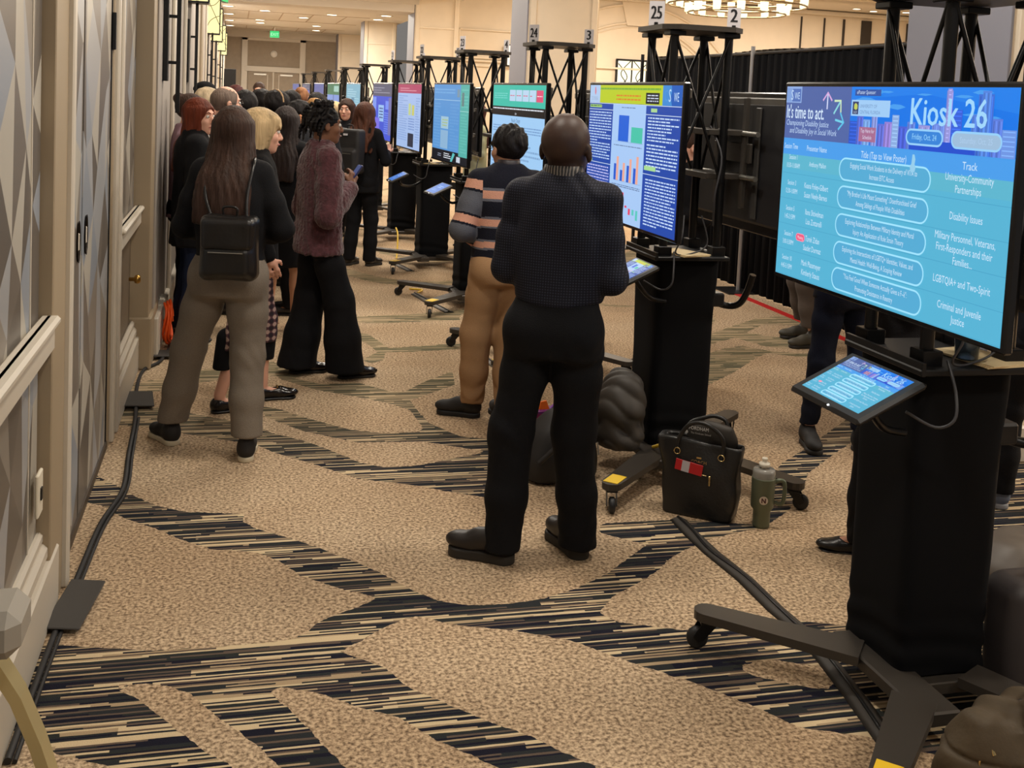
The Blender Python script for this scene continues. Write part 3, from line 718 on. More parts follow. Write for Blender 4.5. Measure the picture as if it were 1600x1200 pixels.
# banquet chair cut by the frame at bottom left
t = thing('banquet_chair', 'chair with curved gold metal frame and grey seat cut by the frame', 'chair', (0, 0, 0))
M_gold = mat('gold_metal', (206, 190, 142), .38, .7); M_cg = mat('grey_upholstery', (70, 72, 76), .8)
def flatbar(pts, wd, th, name, m):
    w = MB(); P = [Vector(p) for p in pts]; vs = []; fs = []
    for i, p in enumerate(P):
        tt = (P[min(i+1, len(P)-1)]-P[max(i-1, 0)]).normalized(); s_ = Vector((0, 1, 0)); u_ = tt.cross(s_).normalized()
        for a, b_ in ((-1, -1), (1, -1), (1, 1), (-1, 1)): vs.append(p+s_*a*wd/2+u_*b_*th/2)
    for i in range(len(P)-1):
        for k in range(4): fs.append((i*4+k, i*4+(k+1) % 4, (i+1)*4+(k+1) % 4, (i+1)*4+k))
    fs += [(3, 2, 1, 0), tuple(range(len(vs)-4, len(vs)))]
    w.add(vs, fs, m); return w.build(name, None, t)
flatbar([(-.52, 1.78, 1.02), (-.44, 1.78, .99), (-.375, 1.78, .965), (-.345, 1.78, .93), (-.312, 1.78, .87), (-.282, 1.78, .79), (-.255, 1.78, .70), (-.232, 1.78, .60), (-.215, 1.78, .45), (-.205, 1.78, .25), (-.20, 1.78, .0)], .045, .018, 'leg', M_gold)
flatbar([(-.52, 1.40, 1.02), (-.44, 1.40, .99), (-.375, 1.40, .965), (-.345, 1.40, .93), (-.312, 1.40, .87), (-.282, 1.40, .79), (-.255, 1.40, .70), (-.232, 1.40, .60), (-.215, 1.40, .45), (-.205, 1.40, .25), (-.20, 1.40, .0)], .045, .018, 'leg', M_gold)
w = MB(); w.box((-.345, 1.745, 1.005), (.10, .12, .075), mat('grey_plate', (140, 134, 124), .5), .02, ); w.build('arm_cover', None, t)
w = MB(); w.box((-.43, 1.59, .50), (.34, .44, .07), M_cg, .025); w.build('seat', None, t)
w = MB(); w.box((-.57, 1.59, .72), (.03, .44, .42), M_cg, .014); w.build('backrest', None, t)

# ================================================================ KIOSKS
M_cover = mat('black_stretch_fabric', (7, 8, 12), .85, bump=(5, .25, (1, 1, .3)), spec=.18)
M_leg = mat('charcoal_powder_coat', (62, 57, 52), .42, .2)
M_tube = mat('black_tube', (20, 20, 22), .35, .4)
M_yel = mat('yellow_sticker', (236, 196, 40), .45)
M_rub = mat('caster_rubber', (30, 31, 34), .5)
M_steel = mat('brushed_steel', (150, 148, 142), .35, .8)
def seg(w, a, b, r, m, n=8): w.tube([a, b], r, m, n)
def make_kiosk():
    t = thing('kiosk_stand', 'kiosk', 'kiosk stand', (0, 0, 0))
    # covered cabinet
    s_ = Sdf(); s_.loft([(.10, 0, 0, .165, .17), (.16, 0, 0, .155, .158), (.22, 0, 0, .162, .165), (.6, 0, 0, .16, .163), (1.0, 0, 0, .17, .172), (1.08, 0, 0, .172, .174)], 0, p=9, rnd=.012)
    def fold(P):
        z = P[:, 2]; return .004*np.sin(70*z+4*np.sin(6*P[:, 0]+7*P[:, 1]))*np.exp(-((z-.2)/.09)**2)+.0025*wob(P, .6)
    mesh_obj('fabric_cover', s_.mesh(.012, fold), M_cover, t)
    w = MB(); w.box((-.01, -.02, 1.09), (.40, .42, .02), M_black, .004); w.box((-.20, -.02, 1.10), (.012, .42, .04), M_black); w.build('shelf', None, t)
    # truss tower
    P4 = [(-.14, -.15), (-.14, .15), (.15, .15), (.15, -.15)]
    for x, y in P4:
        w = MB(); w.tube([(x, y, 1.08), (x, y, 2.205)], .021, M_tube, 10); w.build('post', None, t)
        w = MB(); w.box((x, y, 2.20), (.085, .085, .022), M_tube, .003); w.build('bracket', None, t)
        w = MB(); w.box((x, y, 1.12), (.07, .07, .05), M_tube, .003); w.build('post_foot', None, t)
    for i in range(4):
        (xa, ya), (xb, yb) = P4[i], P4[(i+1) % 4]; ox, oy = ((-.015, 0), (0, .015), (.015, 0), (0, -.015))[i]
        for (p, q) in (((xa, ya), (xb, yb)), ((xb, yb), (xa, ya))):
            w = MB(); seg(w, (p[0]+ox, p[1]+oy, 2.185), (q[0]+ox, q[1]+oy, 1.45), .008, M_tube, 6); w.build('cross_brace', None, t)
    w = MB(); X_, Y_, c = .215, .235, .07
    w.prism([(-X_+c, -Y_), (X_-c, -Y_), (X_, -Y_+c), (X_, Y_-c), (X_-c, Y_), (-X_+c, Y_), (-X_, Y_-c), (-X_, -Y_+c)], 2.215, 2.24, M_leg); w.build('top_plate', None, t)
    # mounting arms towards both televisions
    for s in (-1, 1):
        w = MB(); q = .155 if s < 0 else .28
        w.box((s*q, .0, 1.62), (.016, .42, .10), M_leg, .004)
        for z in (1.50, 1.72):
            w.box((s*(q/2+.04), 0, z), (q-.06, .30, .03), M_leg, .003)
            w.tube([(s*(q-.02), -.31, z), (s*(q-.02), .31, z)], .013, M_steel, 10)
        for y in (-.15, .15): w.box((s*(q-.01), y, 1.62), (.02, .04, .56), M_leg, .003)
        w.build('mounting_arm', None, t)
    # base
    w = MB(); w.box((-.16, -.13, .105), (.13, .50, .045), M_leg, .006); w.box((0, -.10, .085), (.34, .20, .04), M_leg, .004); w.build('base_frame', None, t)
    legs = [((-.20, -.02), (-.62, .34), 0), ((-.20, -.30), (-.56, -.68), 1), ((.10, -.02), (.56, .36), 0), ((.06, -.20), (.36, -.78), 0)]
    for (a, b, st) in legs:
        A = Vector((a[0], a[1], 0)); B = Vector((b[0], b[1], 0)); d = (B-A); Ln = d.length; ang = math.atan2(d.y, d.x)
        M = T(a[0], a[1], 0) @ Rz(ang)
        pts = [(0, -.065)]+[(Ln-.045+.045*math.sin(x), -.045*math.cos(x)) for x in [math.radians(v) for v in range(0, 181, 20)]]+[(0, .065)]
        w = MB(); w.prism(pts, .105, .135, M_leg, M)
        lg = w.build('leg', None, t)
        if st: w = MB(); w.box((Ln-.08, 0, .1365), (.11, .07, .003), M_yel, 0, M); w.build('warning_sticker', None, lg)
        w = MB(); C = M @ T(Ln-.05, 0, 0) @ Rz(.5)
        w.box((0, 0, .098), (.06, .05, .014), M_black, .002, C)
        for sy in (-.022, .022): w.prism([(-.028, .09), (.028, .09), (.052, .045), (.035, .030), (.018, .035)], 0, .004, M_tube, C @ T(0, sy, 0) @ Matrix.Rotation(math.pi/2, 4, 'X'))
        w.build('caster_fork', None, lg)
        w = MB(); w.lathe([(0, -.014), (.030, -.014), (.037, -.008), (.037, .008), (.030, .014), (0, .014)], M_rub, 16, C @ T(.035, 0, .038) @ Matrix.Rotation(math.pi/2, 4, 'X'))
        w.lathe([(0, -.017), (.007, -.017), (.007, .017), (0, .017)], M_steel, 10, C @ T(.035, 0, .038) @ Matrix.Rotation(math.pi/2, 4, 'X')); w.build('caster_wheel', None, lg)
    # flexible arm, cables
    w = MB(); w.tube([(.15, -.12, .86), (.23, -.15, .84), (.27, -.20, .86), (.29, -.24, .93), (.30, -.27, 1.02)], .017, M_tube, 10); w.box((.17, -.12, .87), (.08, .08, .07), M_black, .008); w.build('flexible_arm', None, t)
    w = MB(); w.tube([(-.10, -.2, 1.12), (-.14, -.30, 1.05), (-.16, -.33, .98), (-.2, -.3, .95), (-.28, -.27, .99)], .005, mat('grey_cable', (60, 60, 64), .5), 6)
    w.tube([(-.04, -.16, 1.3), (-.08, -.24, 1.2), (-.10, -.22, 1.12), (-.02, -.2, 1.11), (.08, -.19, 1.16), (.05, -.17, 1.3)], .004, MATS['grey_cable'], 6)
    w.tube([(.10, -.1, 1.75), (.13, -.19, 1.6), (.1, -.2, 1.4), (.12, -.16, 1.25)], .005, MATS['grey_cable'], 6)
    w.build('loose_cable', None, t)
    return t
KY = [2.97, 5.15, 7.4, 9.4, 11.5, 13.6, 16.3, 19.5, 23.0, 27.0, 31.0]
KX = [2.19, 2.22, 2.20, 2.10, 2.09, 2.07, 2.00, 2.0, 2.0, 1.98, 1.95]
KN = ['nearest kiosk at the right edge, under the Kiosk 26 screen', 'kiosk with card 25 beside the bald man', 'kiosk with card 24, behind the man in the striped sweater', 'kiosk between the teal and the blue-green screens, fourth from the camera', 'fifth kiosk, its yellow-tipped legs left of the khaki trousers', 'sixth kiosk, behind the fifth, with a lit tablet', 'seventh kiosk, with the dark blue screen', 'eighth kiosk in the row, partly hidden by heads', 'ninth kiosk in the row, only its top and screens showing', 'tenth kiosk, small and far down the row', 'farthest kiosk visible in the row']
k0 = make_kiosk()
KIOSKS = []
for i, (x, y) in enumerate(zip(KX, KY)):
    k = k0 if i == 0 else copy_tree(k0)
    k.location = (x, y, 0); KIOSKS.append(k)
    k['label'] = 'black fabric covered wheeled '+KN[i]; k['group'] = 'poster kiosks in a row'
    if i >= 2: k.rotation_euler = (0, 0, math.radians(2))

# ---- televisions
M_bez = mat('tv_bezel', (14, 14, 17), .25)
M_tvb = mat('tv_back', (34, 34, 38), .5)
TW, TH = 1.24, 0.715
def make_tv(x, y, yaw, z=1.945, items=None, label='', group=None, strength=1.0, mirror=False, w_=TW):
    # picture plane faces local -X ; u runs from far (+Y) to near (-Y)
    t = thing('television', label, 'television', (x, y, z), yaw, group)
    w = MB(); w.box((.018, 0, -TH/2), (.030, w_, TH), M_bez, .006); w.build('bezel', None, t)
    w = MB(); w.box((.045, 0, -TH/2-.0), (.035, w_*.90, TH*.86), M_tvb, .015); w.box((.05, 0, -.05), (.02, w_*.94, .045), mat('tv_back_strip', (92, 88, 82), .5), .006)
    for yy in (-.2, .2): w.box((.07, yy, -TH/2), (.012, .05, .56), mat('tv_rail', (70, 68, 66), .5, .3), .004)
    w.build('back_cover', None, t)
    if items is not None:
        bz = .016; M = T(.0028, w_/2-bz, -bz) @ Matrix(((0, 0, -1, 0), (-1, 0, 0, 0), (0, 1, 0, 0), (0, 0, 0, 1)))
        w = panel(w_-2*bz, TH-2*bz, items, M, strength=strength); w.build('display', None, t)
    return t
WHT = (205, 232, 252)
# kiosk 26 schedule screen
sky = [(20, 110, 225), (40, 130, 230), (60, 120, 220)]
def skyline(x0, x1, y0, y1, seed=4):
    rnd = random.Random(seed); it = [('r', x0, y0, x1, y1, (10, 118, 232)), ('p', [(x0, y0), (x1, y0), (x1, y0+.10), (x0+(x1-x0)*.5, y0+.03), (x0, y0+.06)], (28, 128, 236))]
    for _ in range(9):
        cx_, cy_ = rnd.uniform(x0+.03, x1-.05), rnd.uniform(y0+.01, y0+(y1-y0)*.5); ww, hh = rnd.uniform(.015, .05), rnd.uniform(.004, .014)
        it.append(('p', [(cx_-ww, cy_), (cx_-ww*.3, cy_-hh), (cx_+ww*.5, cy_-hh*.8), (cx_+ww, cy_), (cx_+ww*.2, cy_+hh), (cx_-ww*.5, cy_+hh*.6)], (70, 158, 240)))
    B = [(.0, .06, .60, (40, 86, 200)), (.055, .10, .50, (86, 108, 214)), (.10, .15, .56, (120, 165, 232)), (.16, .20, .44, (134, 150, 222)), (.205, .25, .62, (96, 110, 214)), (.25, .30, .58, (148, 128, 212)), (.30, .345, .46, (138, 172, 226)), (.345, .40, .64, (72, 96, 214)), (.40, .45, .56, (98, 130, 220)), (.47, .54, .60, (150, 150, 220)), (.55, .63, .56, (110, 140, 230)), (.625, .66, .05, (140, 140, 214)), (.63, .655, .02, (150, 150, 220)), (.66, .72, .34, (52, 96, 218)), (.71, .78, .66, (110, 156, 226)), (.77, .83, .40, (84, 128, 222)), (.80, .88, .10, (60, 110, 214)), (.82, .865, .05, (82, 132, 224)), (.88, .93, .45, (90, 124, 222)), (.93, 1, .60, (110, 150, 228))]
    W_ = x1-x0; H_ = y1-y0
    for a, b, tp, c in B:
        it.append(('r', x0+a*W_, y0+tp*H_, x0+b*W_, y1, c))
        c2 = tuple(min(255, int(v*1.18)+6) for v in c); c3 = tuple(int(v*.80) for v in c)
        n = max(3, int((1-tp)*16))
        if int(a*100) % 3 == 0:
            for k in range(n): yy = y0+(tp+(1-tp)*(k+.3)/n)*H_; it.append(('r', x0+(a+.006)*W_, yy, x0+(b-.006)*W_, yy+.0045, c2))
        else:
            for k in range(4): xx = x0+(a+(b-a)*(k+.35)/4)*W_; it.append(('r', xx, y0+(tp+.03)*H_, xx+.0025, y1, c2 if k % 2 else c3))
    it.append(('r', x0+.42*W_, y0+.84*H_, x0+.80*W_, y1, (30, 78, 206)))
    return it
hy = .272
S26 = [('r', 0, 0, 1, 1, (86, 180, 214)), ('r', 0, hy, 1, hy+.085, (72, 158, 236)), ('r', 0, hy+.085, 1, hy+.16, (92, 182, 208))]
for k in range(5):
    yy = .455+k*.135; S26.append(('r', 0, yy, 1, yy+.002, (66, 156, 196)))
S26 += [('r', 0, 0, .352, hy, (80, 102, 166)), ('r', 0, .0, .088, .085, (142, 172, 226)), ('r', .034, .012, .083, .079, (82, 114, 186)), ('p', [(.0, .01), (.03, .01), (.036, .045), (.03, .08), (.0, .08)], (128, 162, 220)),
    ('t', .026, .070, .075, 'S', (196, 222, 250), 'LEFT', .75), ('t', .047, .066, .052, 'WE', (196, 222, 250), 'LEFT', .66)]
def arrow(cx_, cy_, ang, ln, c, c2):
    r = []; ca, sa = math.cos(ang), math.sin(ang); asp = (TW-.032)/(TH-.032)
    def q(x, y): return (cx_+(x*ca-y*sa)/asp, cy_-(x*sa+y*ca))
    t_ = .0055
    r.append(('p', [q(-ln/2, -t_), q(ln/2, -t_), q(ln/2, t_), q(-ln/2, t_)], c2))
    for s in (-1, 1):
        hx, hyy = ln/2, 0; e = (ln/2-.042, s*.042)
        nx_, ny_ = .0055*.7, s*.0055*.7
        r.append(('p', [q(hx+nx_, ny_*0), q(e[0]+nx_, e[1]+ny_), q(e[0]-nx_, e[1]-ny_), q(hx-nx_*2.2, 0)][::s], c))
    return r
S26 += arrow(.232, .070, math.pi/2, .085, (214, 168, 222), (206, 214, 246))
S26 += arrow(.285, .100, math.radians(48), .090, (206, 230, 190), (140, 216, 226))
S26 += arrow(.300, .168, math.radians(-8), .080, (92, 196, 236), (112, 208, 236))
S26 += [('t', .005, .165, .100, "It's time to act.", (212, 232, 254), 'LEFT', .62, .02), ('t', .006, .166, .100, "It's time to act.", (212, 232, 254), 'LEFT', .62, .02),
    ('t', .008, .203, .042, 'Championing Disability Justice', (190, 214, 248), 'LEFT', .82, .15), ('t', .030, .243, .042, 'and Disability Joy in Social Work', (190, 214, 248), 'LEFT', .82, .15)]
S26 += skyline(.352, 1.0, 0, hy)
S26 += [('r', .372, .012, .492, .042, (50, 84, 160)), ('t', .380, .034, .026, 'ePoster Sponsor:', (206, 226, 252), 'LEFT', .86, .12), ('r', .358, .062, .535, .138, (160, 204, 246)), ('r', .364, .070, .392, .130, (50, 62, 108)),
    ('p', [(.371, .085), (.378, .076), (.387, .086), (.387, .104), (.380, .110), (.371, .104)], (196, 206, 92)), ('t', .369, .126, .016, 'UCF', (200, 216, 240)), ('t', .398, .098, .023, 'UNIVERSITY OF', (104, 140, 190), 'LEFT', .88), ('t', .398, .126, .023, 'CENTRAL FLORIDA', (104, 140, 190), 'LEFT', .84),
    ('r', .402, .188, .480, .256, (168, 108, 146)), ('t', .441, .214, .026, 'Tap Here for', (220, 214, 240), 'CENTER', .8), ('t', .441, .244, .026, 'Schedule', (220, 214, 240), 'CENTER', .8),
    ('t', .618, .160, .165, 'Kiosk 26', (160, 214, 252), 'LEFT', .86), ('t', .620, .161, .165, 'Kiosk 26', (160, 214, 252), 'LEFT', .86), ('t', .617, .162, .165, 'Kiosk 26', (160, 214, 252), 'LEFT', .86),
    ('rr', .610, .180, .755, .252, (52, 132, 218), (150, 208, 250), .006), ('t', .6825, .226, .036, 'Friday, Oct. 24', (140, 204, 250), 'CENTER', .78), ('t', .683, .2262, .036, 'Friday, Oct. 24', (140, 204, 250), 'CENTER', .78),
    ('rr', .785, .178, .958, .252, (158, 190, 220), (150, 208, 250), .006), ('t', .872, .226, .036, 'Saturday, Oct. 25', (172, 204, 236), 'CENTER', .78)]
S26 += [('t', .010, hy+.055, .040, 'Session Time', WHT, 'LEFT', .66), ('t', .140, hy+.057, .040, 'Presenter Name', WHT, 'LEFT', .72), ('t', .520, hy+.060, .046, 'Title (Tap to View Poster)', WHT, 'CENTER', .72), ('t', .858, hy+.060, .046, 'Track', WHT, 'CENTER', .85)]
rows = [(.392, 'Session 1', '10:30-11:00AM', 'Anthony Mallon', '', 'Engaging Social Work Students in the Delivery of VITA to', 'Increase EITC Access', ('University-Community', 'Partnerships')),
    (.527, 'Session 3', '12:30-1:00PM', 'Keana Finley-Gilbert', 'Susan Neely-Barnes', '"My Brother\'s Life Meant Something": Disenfranchised Grief', 'Among Siblings of People With Disabilities', ('Disability Issues',)),
    (.662, 'Session 5', '1:45-2:15PM', 'Ilana Shtivelman', 'Lisa Zottarelli', 'Exploring Relationships Between Military Identity and Moral', 'Injury: An Application of Role Strain Theory', ('Military Personnel, Veterans,', 'First-Responders and their', 'Families...')),
    (.797, 'Session 7', '3:00-3:30PM', 'Tarek Zidan', 'Saadet Durmaz', 'Exploring the Intersections of LGBTQ+ Identities, Values, and', 'Mental Health: Well-Being, A Scoping Review', ('LGBTQIA+ and Two-Spirit',)),
    (.925, 'Session 10', '4:45-5:15PM', 'Mark Plassmeyer', 'Kimberly Stauss', '"You Feel Good When Someone Actually Gives a F--k":', 'Promoting Desistance in Reentry', ('Criminal and Juvenile', 'Justice'))]
for yy, a, b_, c, d, e, g, tr in rows:
    S26 += [('t', .068, yy-.010, .036, a, WHT, 'CENTER', .66), ('t', .068, yy+.034, .036, b_, WHT, 'CENTER', .62)]
    if d: S26 += [('t', .205, yy-.006, .042, c, WHT, 'CENTER', .66), ('t', .205, yy+.042, .042, d, WHT, 'CENTER', .66)]
    else: S26 += [('t', .205, yy+.016, .036, c, WHT, 'CENTER', .70)]
    S26 += [('rr', .318, yy-.052, .722, yy+.060, (84, 172, 214), (160, 228, 254), .0055)]
    S26 += [('t', .520, yy-.006, .036, e, WHT, 'CENTER', .62), ('t', .520, yy+.036, .036, g, WHT, 'CENTER', .62)]
    n = len(tr)
    for k, s in enumerate(tr): S26 += [('t', .858, yy+.014-(n-1)*.024+k*.048, .046, s, WHT, 'CENTER', .70)]
S26 += [('rr', .112, .760, .162, .800, (240, 90, 130), (250, 150, 180), .003), ('t', .137, .788, .024, 'Missing', (255, 220, 230), 'CENTER', .8)]
S26 += [('p', [(.644, .292), (.652, .292), (.657, .312), (.655, .335), (.660, .346), (.657, .366), (.648, .374), (.640, .366), (.636, .346), (.642, .333)], (150, 206, 236))]
# kiosk 25 poster
BL = (30, 72, 168); PW = (168, 202, 246)
S25 = [('r', 0, 0, 1, 1, BL), ('r', 0, 0, 1, .135, (188, 206, 40)), ('r', 0, 0, .13, .135, (176, 204, 240)), ('p', [(.06, .02), (.07, .01), (.08, .05), (.072, .08), (.06, .06)], (214, 130, 150)), ('t', .02, .12, .05, 'DONNA', (150, 170, 200), 'LEFT', .8),
    ('r', .13, .02, .80, .035, (150, 190, 60)), ('lines', .14, .016, .80, .040, 1, (110, 170, 60)), ('lines', .33, .065, .60, .12, 2, (220, 130, 40)), ('r', .655, .052, .79, .128, (12, 18, 30)), ('lines', .67, .062, .78, .12, 3, (200, 210, 230)),
    ('r', .82, .0, 1, .135, (60, 140, 214)), ('p', [(.90, 0), (1, 0), (1, .135), (.91, .135), (.895, .08), (.905, .04)], (24, 92, 186)), ('t', .835, .105, .11, 'C', (70, 150, 220), 'LEFT', .8), ('t', .875, .108, .12, 'S', (190, 220, 250), 'LEFT', .8), ('t', .925, .105, .085, 'WE', (200, 226, 252), 'LEFT', .62),
    ('r', .0, .137, 1, .141, (220, 236, 250)), ('r', .0, .185, .30, .189, (220, 236, 250)), ('r', .665, .200, 1, .204, (220, 236, 250)), ('r', .665, .610, 1, .614, (220, 236, 250)), ('r', .0, .595, .30, .599, (220, 236, 250)),
    ('r', .30, .14, .665, 1, PW), ('lines', .40, .158, .62, .17, 1, (80, 100, 140)), ('r', .375, .22, .49, .41, (30, 98, 214)), ('r', .52, .30, .64, .41, (70, 196, 170)), ('r', .35, .412, .65, .414, (120, 150, 190)),
    ('lines', .33, .437, .64, .449, 1, (80, 100, 140)), ('r', .35, .70, .65, .702, (120, 150, 190))]
for k, (h1, h2) in enumerate(((.12, .175), (.08, .135), (.12, .17), (.11, .195))):
    x0 = .345+k*.073; S25 += [('r', x0, .70-h1, x0+.026, .70, (36, 92, 206)), ('r', x0+.028, .70-h2, x0+.052, .70, (238, 170, 150))]
S25 += [('lines', .33, .725, .64, .75, 2, (80, 100, 140))]
for k, (y0_, y1_, c) in enumerate(((.80, .86, (232, 60, 90)), (.78, .88, (232, 60, 90)), (.87, .885, (232, 60, 90)), (.885, .93, (232, 70, 100)), (.885, .925, (90, 200, 190)), (.885, .955, (90, 200, 190)))):
    x0 = .41+k*.04; S25.append(('r', x0, y0_, x0+.022, y1_, c))
S25 += [('r', .01, .150, .16, .172, (170, 214, 120)), ('lines', .015, .152, .155, .17, 1, (40, 90, 60)), ('lines', .01, .20, .285, .57, 17, (190, 214, 246)), ('r', .01, .572, .07, .592, (170, 214, 120)), ('lines', .01, .615, .285, .98, 16, (190, 190, 240)),
    ('r', .715, .158, .775, .184, (170, 214, 150)), ('lines', .69, .215, .985, .39, 8, (200, 222, 250)), ('lines', .69, .40, .985, .59, 8, (200, 222, 250)), ('r', .675, .555, .79, .585, (170, 220, 150)), ('lines', .695, .64, .985, .97, 15, (196, 218, 250))]
# kiosk 24 poster (teal header)
S24 = [('r', 0, 0, 1, 1, (160, 204, 244)), ('r', 0, 0, 1, .225, (58, 190, 170)), ('lines', .03, .08, .30, .15, 3, (120, 214, 206)), ('r', 0, .225, 1, .32, (8, 8, 14)), ('lines', .01, .235, .97, .265, 1, (230, 236, 246)), ('t', .46, .305, .035, 'Liban', (230, 236, 246), 'LEFT', .8)]
for k in range(5): S24 += [('r', .345+k*.125, .05, .345+k*.125+.115, .165, (186, 214, 240) if k < 4 else (226, 80, 120)), ('lines', .355+k*.125, .10, .445+k*.125, .12, 1, (214, 90, 120) if k < 4 else (250, 220, 230))]
S24 += [('t', .40, .385, .06, 'Results: Design', (70, 100, 140), 'LEFT', .8), ('lines', .03, .42, .95, .50, 3, (110, 150, 200)), ('lines', .03, .53, .60, .62, 3, (120, 160, 205)), ('lines', .03, .66, .30, .95, 8, (120, 160, 205)), ('lines', .55, .60, .95, .78, 4, (130, 168, 210)), ('lines', .55, .82, .9, .9, 2, (130, 168, 210))]
# kiosk 23: blue-green with black bottom
S23 = [('r', 0, 0, 1, 1, (12, 16, 28)), ('r', 0, 0, .77, .86, (88, 150, 212)), ('r', .77, 0, 1, .90, (84, 176, 168)), ('r', 0, .20, .77, .205, (190, 224, 240)), ('r', .77, .33, 1, .335, (190, 234, 230)), ('lines', .03, .05, .62, .13, 2, (120, 176, 226)), ('r', .24, .42, .46, .58, (160, 196, 216)), ('lines', .28, .45, .44, .56, 3, (170, 190, 120)), ('r', .24, .60, .46, .84, (140, 180, 214)), ('lines', .03, .24, .22, .84, 15, (110, 166, 220)), ('lines', .5, .24, .74, .84, 15, (104, 160, 216)), ('lines', .80, .05, .97, .30, 6, (110, 196, 186)), ('lines', .80, .36, .97, .86, 14, (104, 192, 184)), ('r', .68, .06, .75, .16, (120, 150, 170)), ('r', .81, .10, .87, .27, (100, 130, 130)),
    ('lines', .36, .89, .56, .97, 3, (230, 236, 244)), ('lines', .18, .91, .28, .96, 2, (150, 160, 180)), ('p', [(.62, .87), (.68, .885), (.60, .99), (.55, .99)], (90, 190, 190)), ('r', .72, .91, .82, .98, (200, 210, 224))]
S22 = [('r', 0, 0, 1, 1, (164, 190, 234)), ('r', 0, 0, 1, .14, (176, 66, 104)), ('lines', .1, .05, .8, .12, 2, (220, 150, 170)), ('lines', .05, .17, .45, .9, 20, (130, 160, 214)), ('r', .5, .30, .6, .48, (190, 206, 140)), ('r', .64, .32, .74, .48, (200, 200, 110)), ('lines', .80, .2, .97, .9, 18, (130, 160, 214)), ('r', .5, .76, .74, .97, (40, 46, 66)), ('lines', .5, .52, .76, .72, 5, (110, 140, 200))]
S21 = [('r', 0, 0, 1, 1, (60, 84, 210)), ('r', 0, 0, 1, .22, (86, 88, 112)), ('lines', .05, .05, .9, .18, 3, (150, 150, 170)), ('r', .0, .24, .2, .5, (120, 150, 236)), ('r', .33, .38, .62, .68, (150, 190, 240)), ('lines', .38, .42, .58, .64, 4, (30, 50, 120)), ('r', .7, .3, .9, .45, (110, 140, 240)), ('lines', .65, .5, .95, .9, 10, (120, 150, 240)), ('r', .1, .62, .4, .85, (120, 110, 226)), ('r', .86, .24, 1, .9, (110, 110, 170))]
S20 = [('r', 0, 0, 1, 1, (126, 178, 200)), ('lines', .1, .1, .9, .5, 8, (170, 210, 226)), ('r', .4, .3, .6, .6, (90, 140, 170))]
S19 = [('r', 0, 0, 1, 1, (122, 150, 214)), ('r', 0, 0, 1, .28, (64, 120, 90)), ('r', .5, .28, .55, 1, (60, 80, 130)), ('r', .55, .05, .95, .2, (160, 200, 190))]
S18 = [('r', 0, 0, 1, 1, (50, 80, 200)), ('r', 0, 0, 1, .3, (90, 100, 160))]
TVS = [(1.948, 2.99, .4, S26, 'huge landscape television showing the Kiosk 26 session schedule'), (1.875, 5.02, 1.1, S25, 'television with yellow header poster and bar charts beside the bald man'),
    (1.90, 7.34, 3.0, S24, 'television with teal header and black title band behind the spiky-haired man'), (1.83, 9.42, 3.8, S23, 'television with blue and green poster and black footer'),
    (1.785, 11.52, 2.9, S22, 'television with pink header band on a pale poster'), (1.755, 13.52, 3.6, S21, 'television with grey header and deep blue poster'),
    (1.715, 16.62, 4.0, S20, 'small pale teal television above the smiling woman'), (1.67, 19.6, 5, S19, 'small television with green header over lavender poster'),
    (1.66, 23.0, 5, S18, 'tiny royal blue television far down the row'), (1.64, 27.0, 5, S21, 'second farthest tiny television with grey header'), (1.60, 31.0, 5, S18, 'farthest tiny blue television above the crowd')]
for x, y, yw, it, lb in TVS: make_tv(x, y, -math.radians(-yw), 1.95, it, lb)
for i in range(6):      # screens on the other side of each kiosk, seen from behind
    o = make_tv(KX[i]+.375, KY[i]-.02, math.pi, 1.93, [('r', 0, 0, 1, 1, (70, 110, 190)), ('r', 0, 0, 1, .18, (120, 150, 210))], 'television seen from behind, on the far side of '+('the nearest kiosk', 'the second kiosk', 'the third kiosk', 'the fourth kiosk', 'the fifth kiosk', 'the sixth kiosk')[i])
w = MB()
# ---- tablets
def make_tablet(x, y, z, items, label, w_=.36, yaw=0.0, tilt=26, reach=(.20, .02, -.16)):
    t = thing('tablet', label, 'tablet', (x, y, z), yaw)
    # local: u along -Y, up direction leans to +X
    a = math.radians(tilt); up = Vector((math.cos(a), 0, math.sin(a))); rt = Vector((0, -1, 0)); n = rt.cross(up).normalized()
    M = Matrix(((rt.x, up.x, n.x, 0), (rt.y, up.y, n.y, 0), (rt.z, up.z, n.z, 0), (0, 0, 0, 1))); h_ = w_*.66
    m_ = MB(); m_.box((0, 0, -.010), (w_, h_, .022), mat('tablet_case', (24, 22, 22), .45), .009, M); m_.build('case', None, t)
    m_ = MB(); panel(w_*.82, h_*.80, items, M @ T(-w_*.41, h_*.42, .0015), m_); m_.build('display', None, t)
    m_ = MB(); m_.tube([tuple(M @ Vector((.02, -.0, -.02))), tuple(M @ Vector((.03, 0, -.05))+Vector((.02, .0, -.03))), (reach[0]*.6, reach[1]*.6, -.14), reach], .012, M_tube, 8); m_.build('support_arm', None, t)
    m_ = MB(); m_.lathe([(0, 0), (.0035, 0), (.0035, .002), (0, .002)], emis((240, 250, 255), 3), 8, M @ T(w_*.08, -h_*.47, .001)); m_.build('indicator_light', None, t)
    return t
make_tablet(1.80, 2.80, 1.045, S26, 'big tilted tablet repeating the Kiosk 26 schedule, below the nearest screen', .37, 0.02)
make_tablet(1.86, 4.86, 1.045, S25, 'tablet half hidden behind the bald man, with yellow and blue picture', .30)
simple = [('r', 0, 0, 1, 1, (62, 120, 206)), ('lines', .3, .25, .8, .5, 2, (160, 200, 246)), ('lines', .2, .6, .7, .8, 2, (120, 170, 230))]
make_tablet(1.78, 7.2, 1.04, simple, 'tablet below the teal-header television', .24)
make_tablet(1.68, 9.05, 1.045, simple, 'lit blue tablet left of the striped sleeve, over a black kiosk', .30, .1, reach=(.30, .25, -.12))
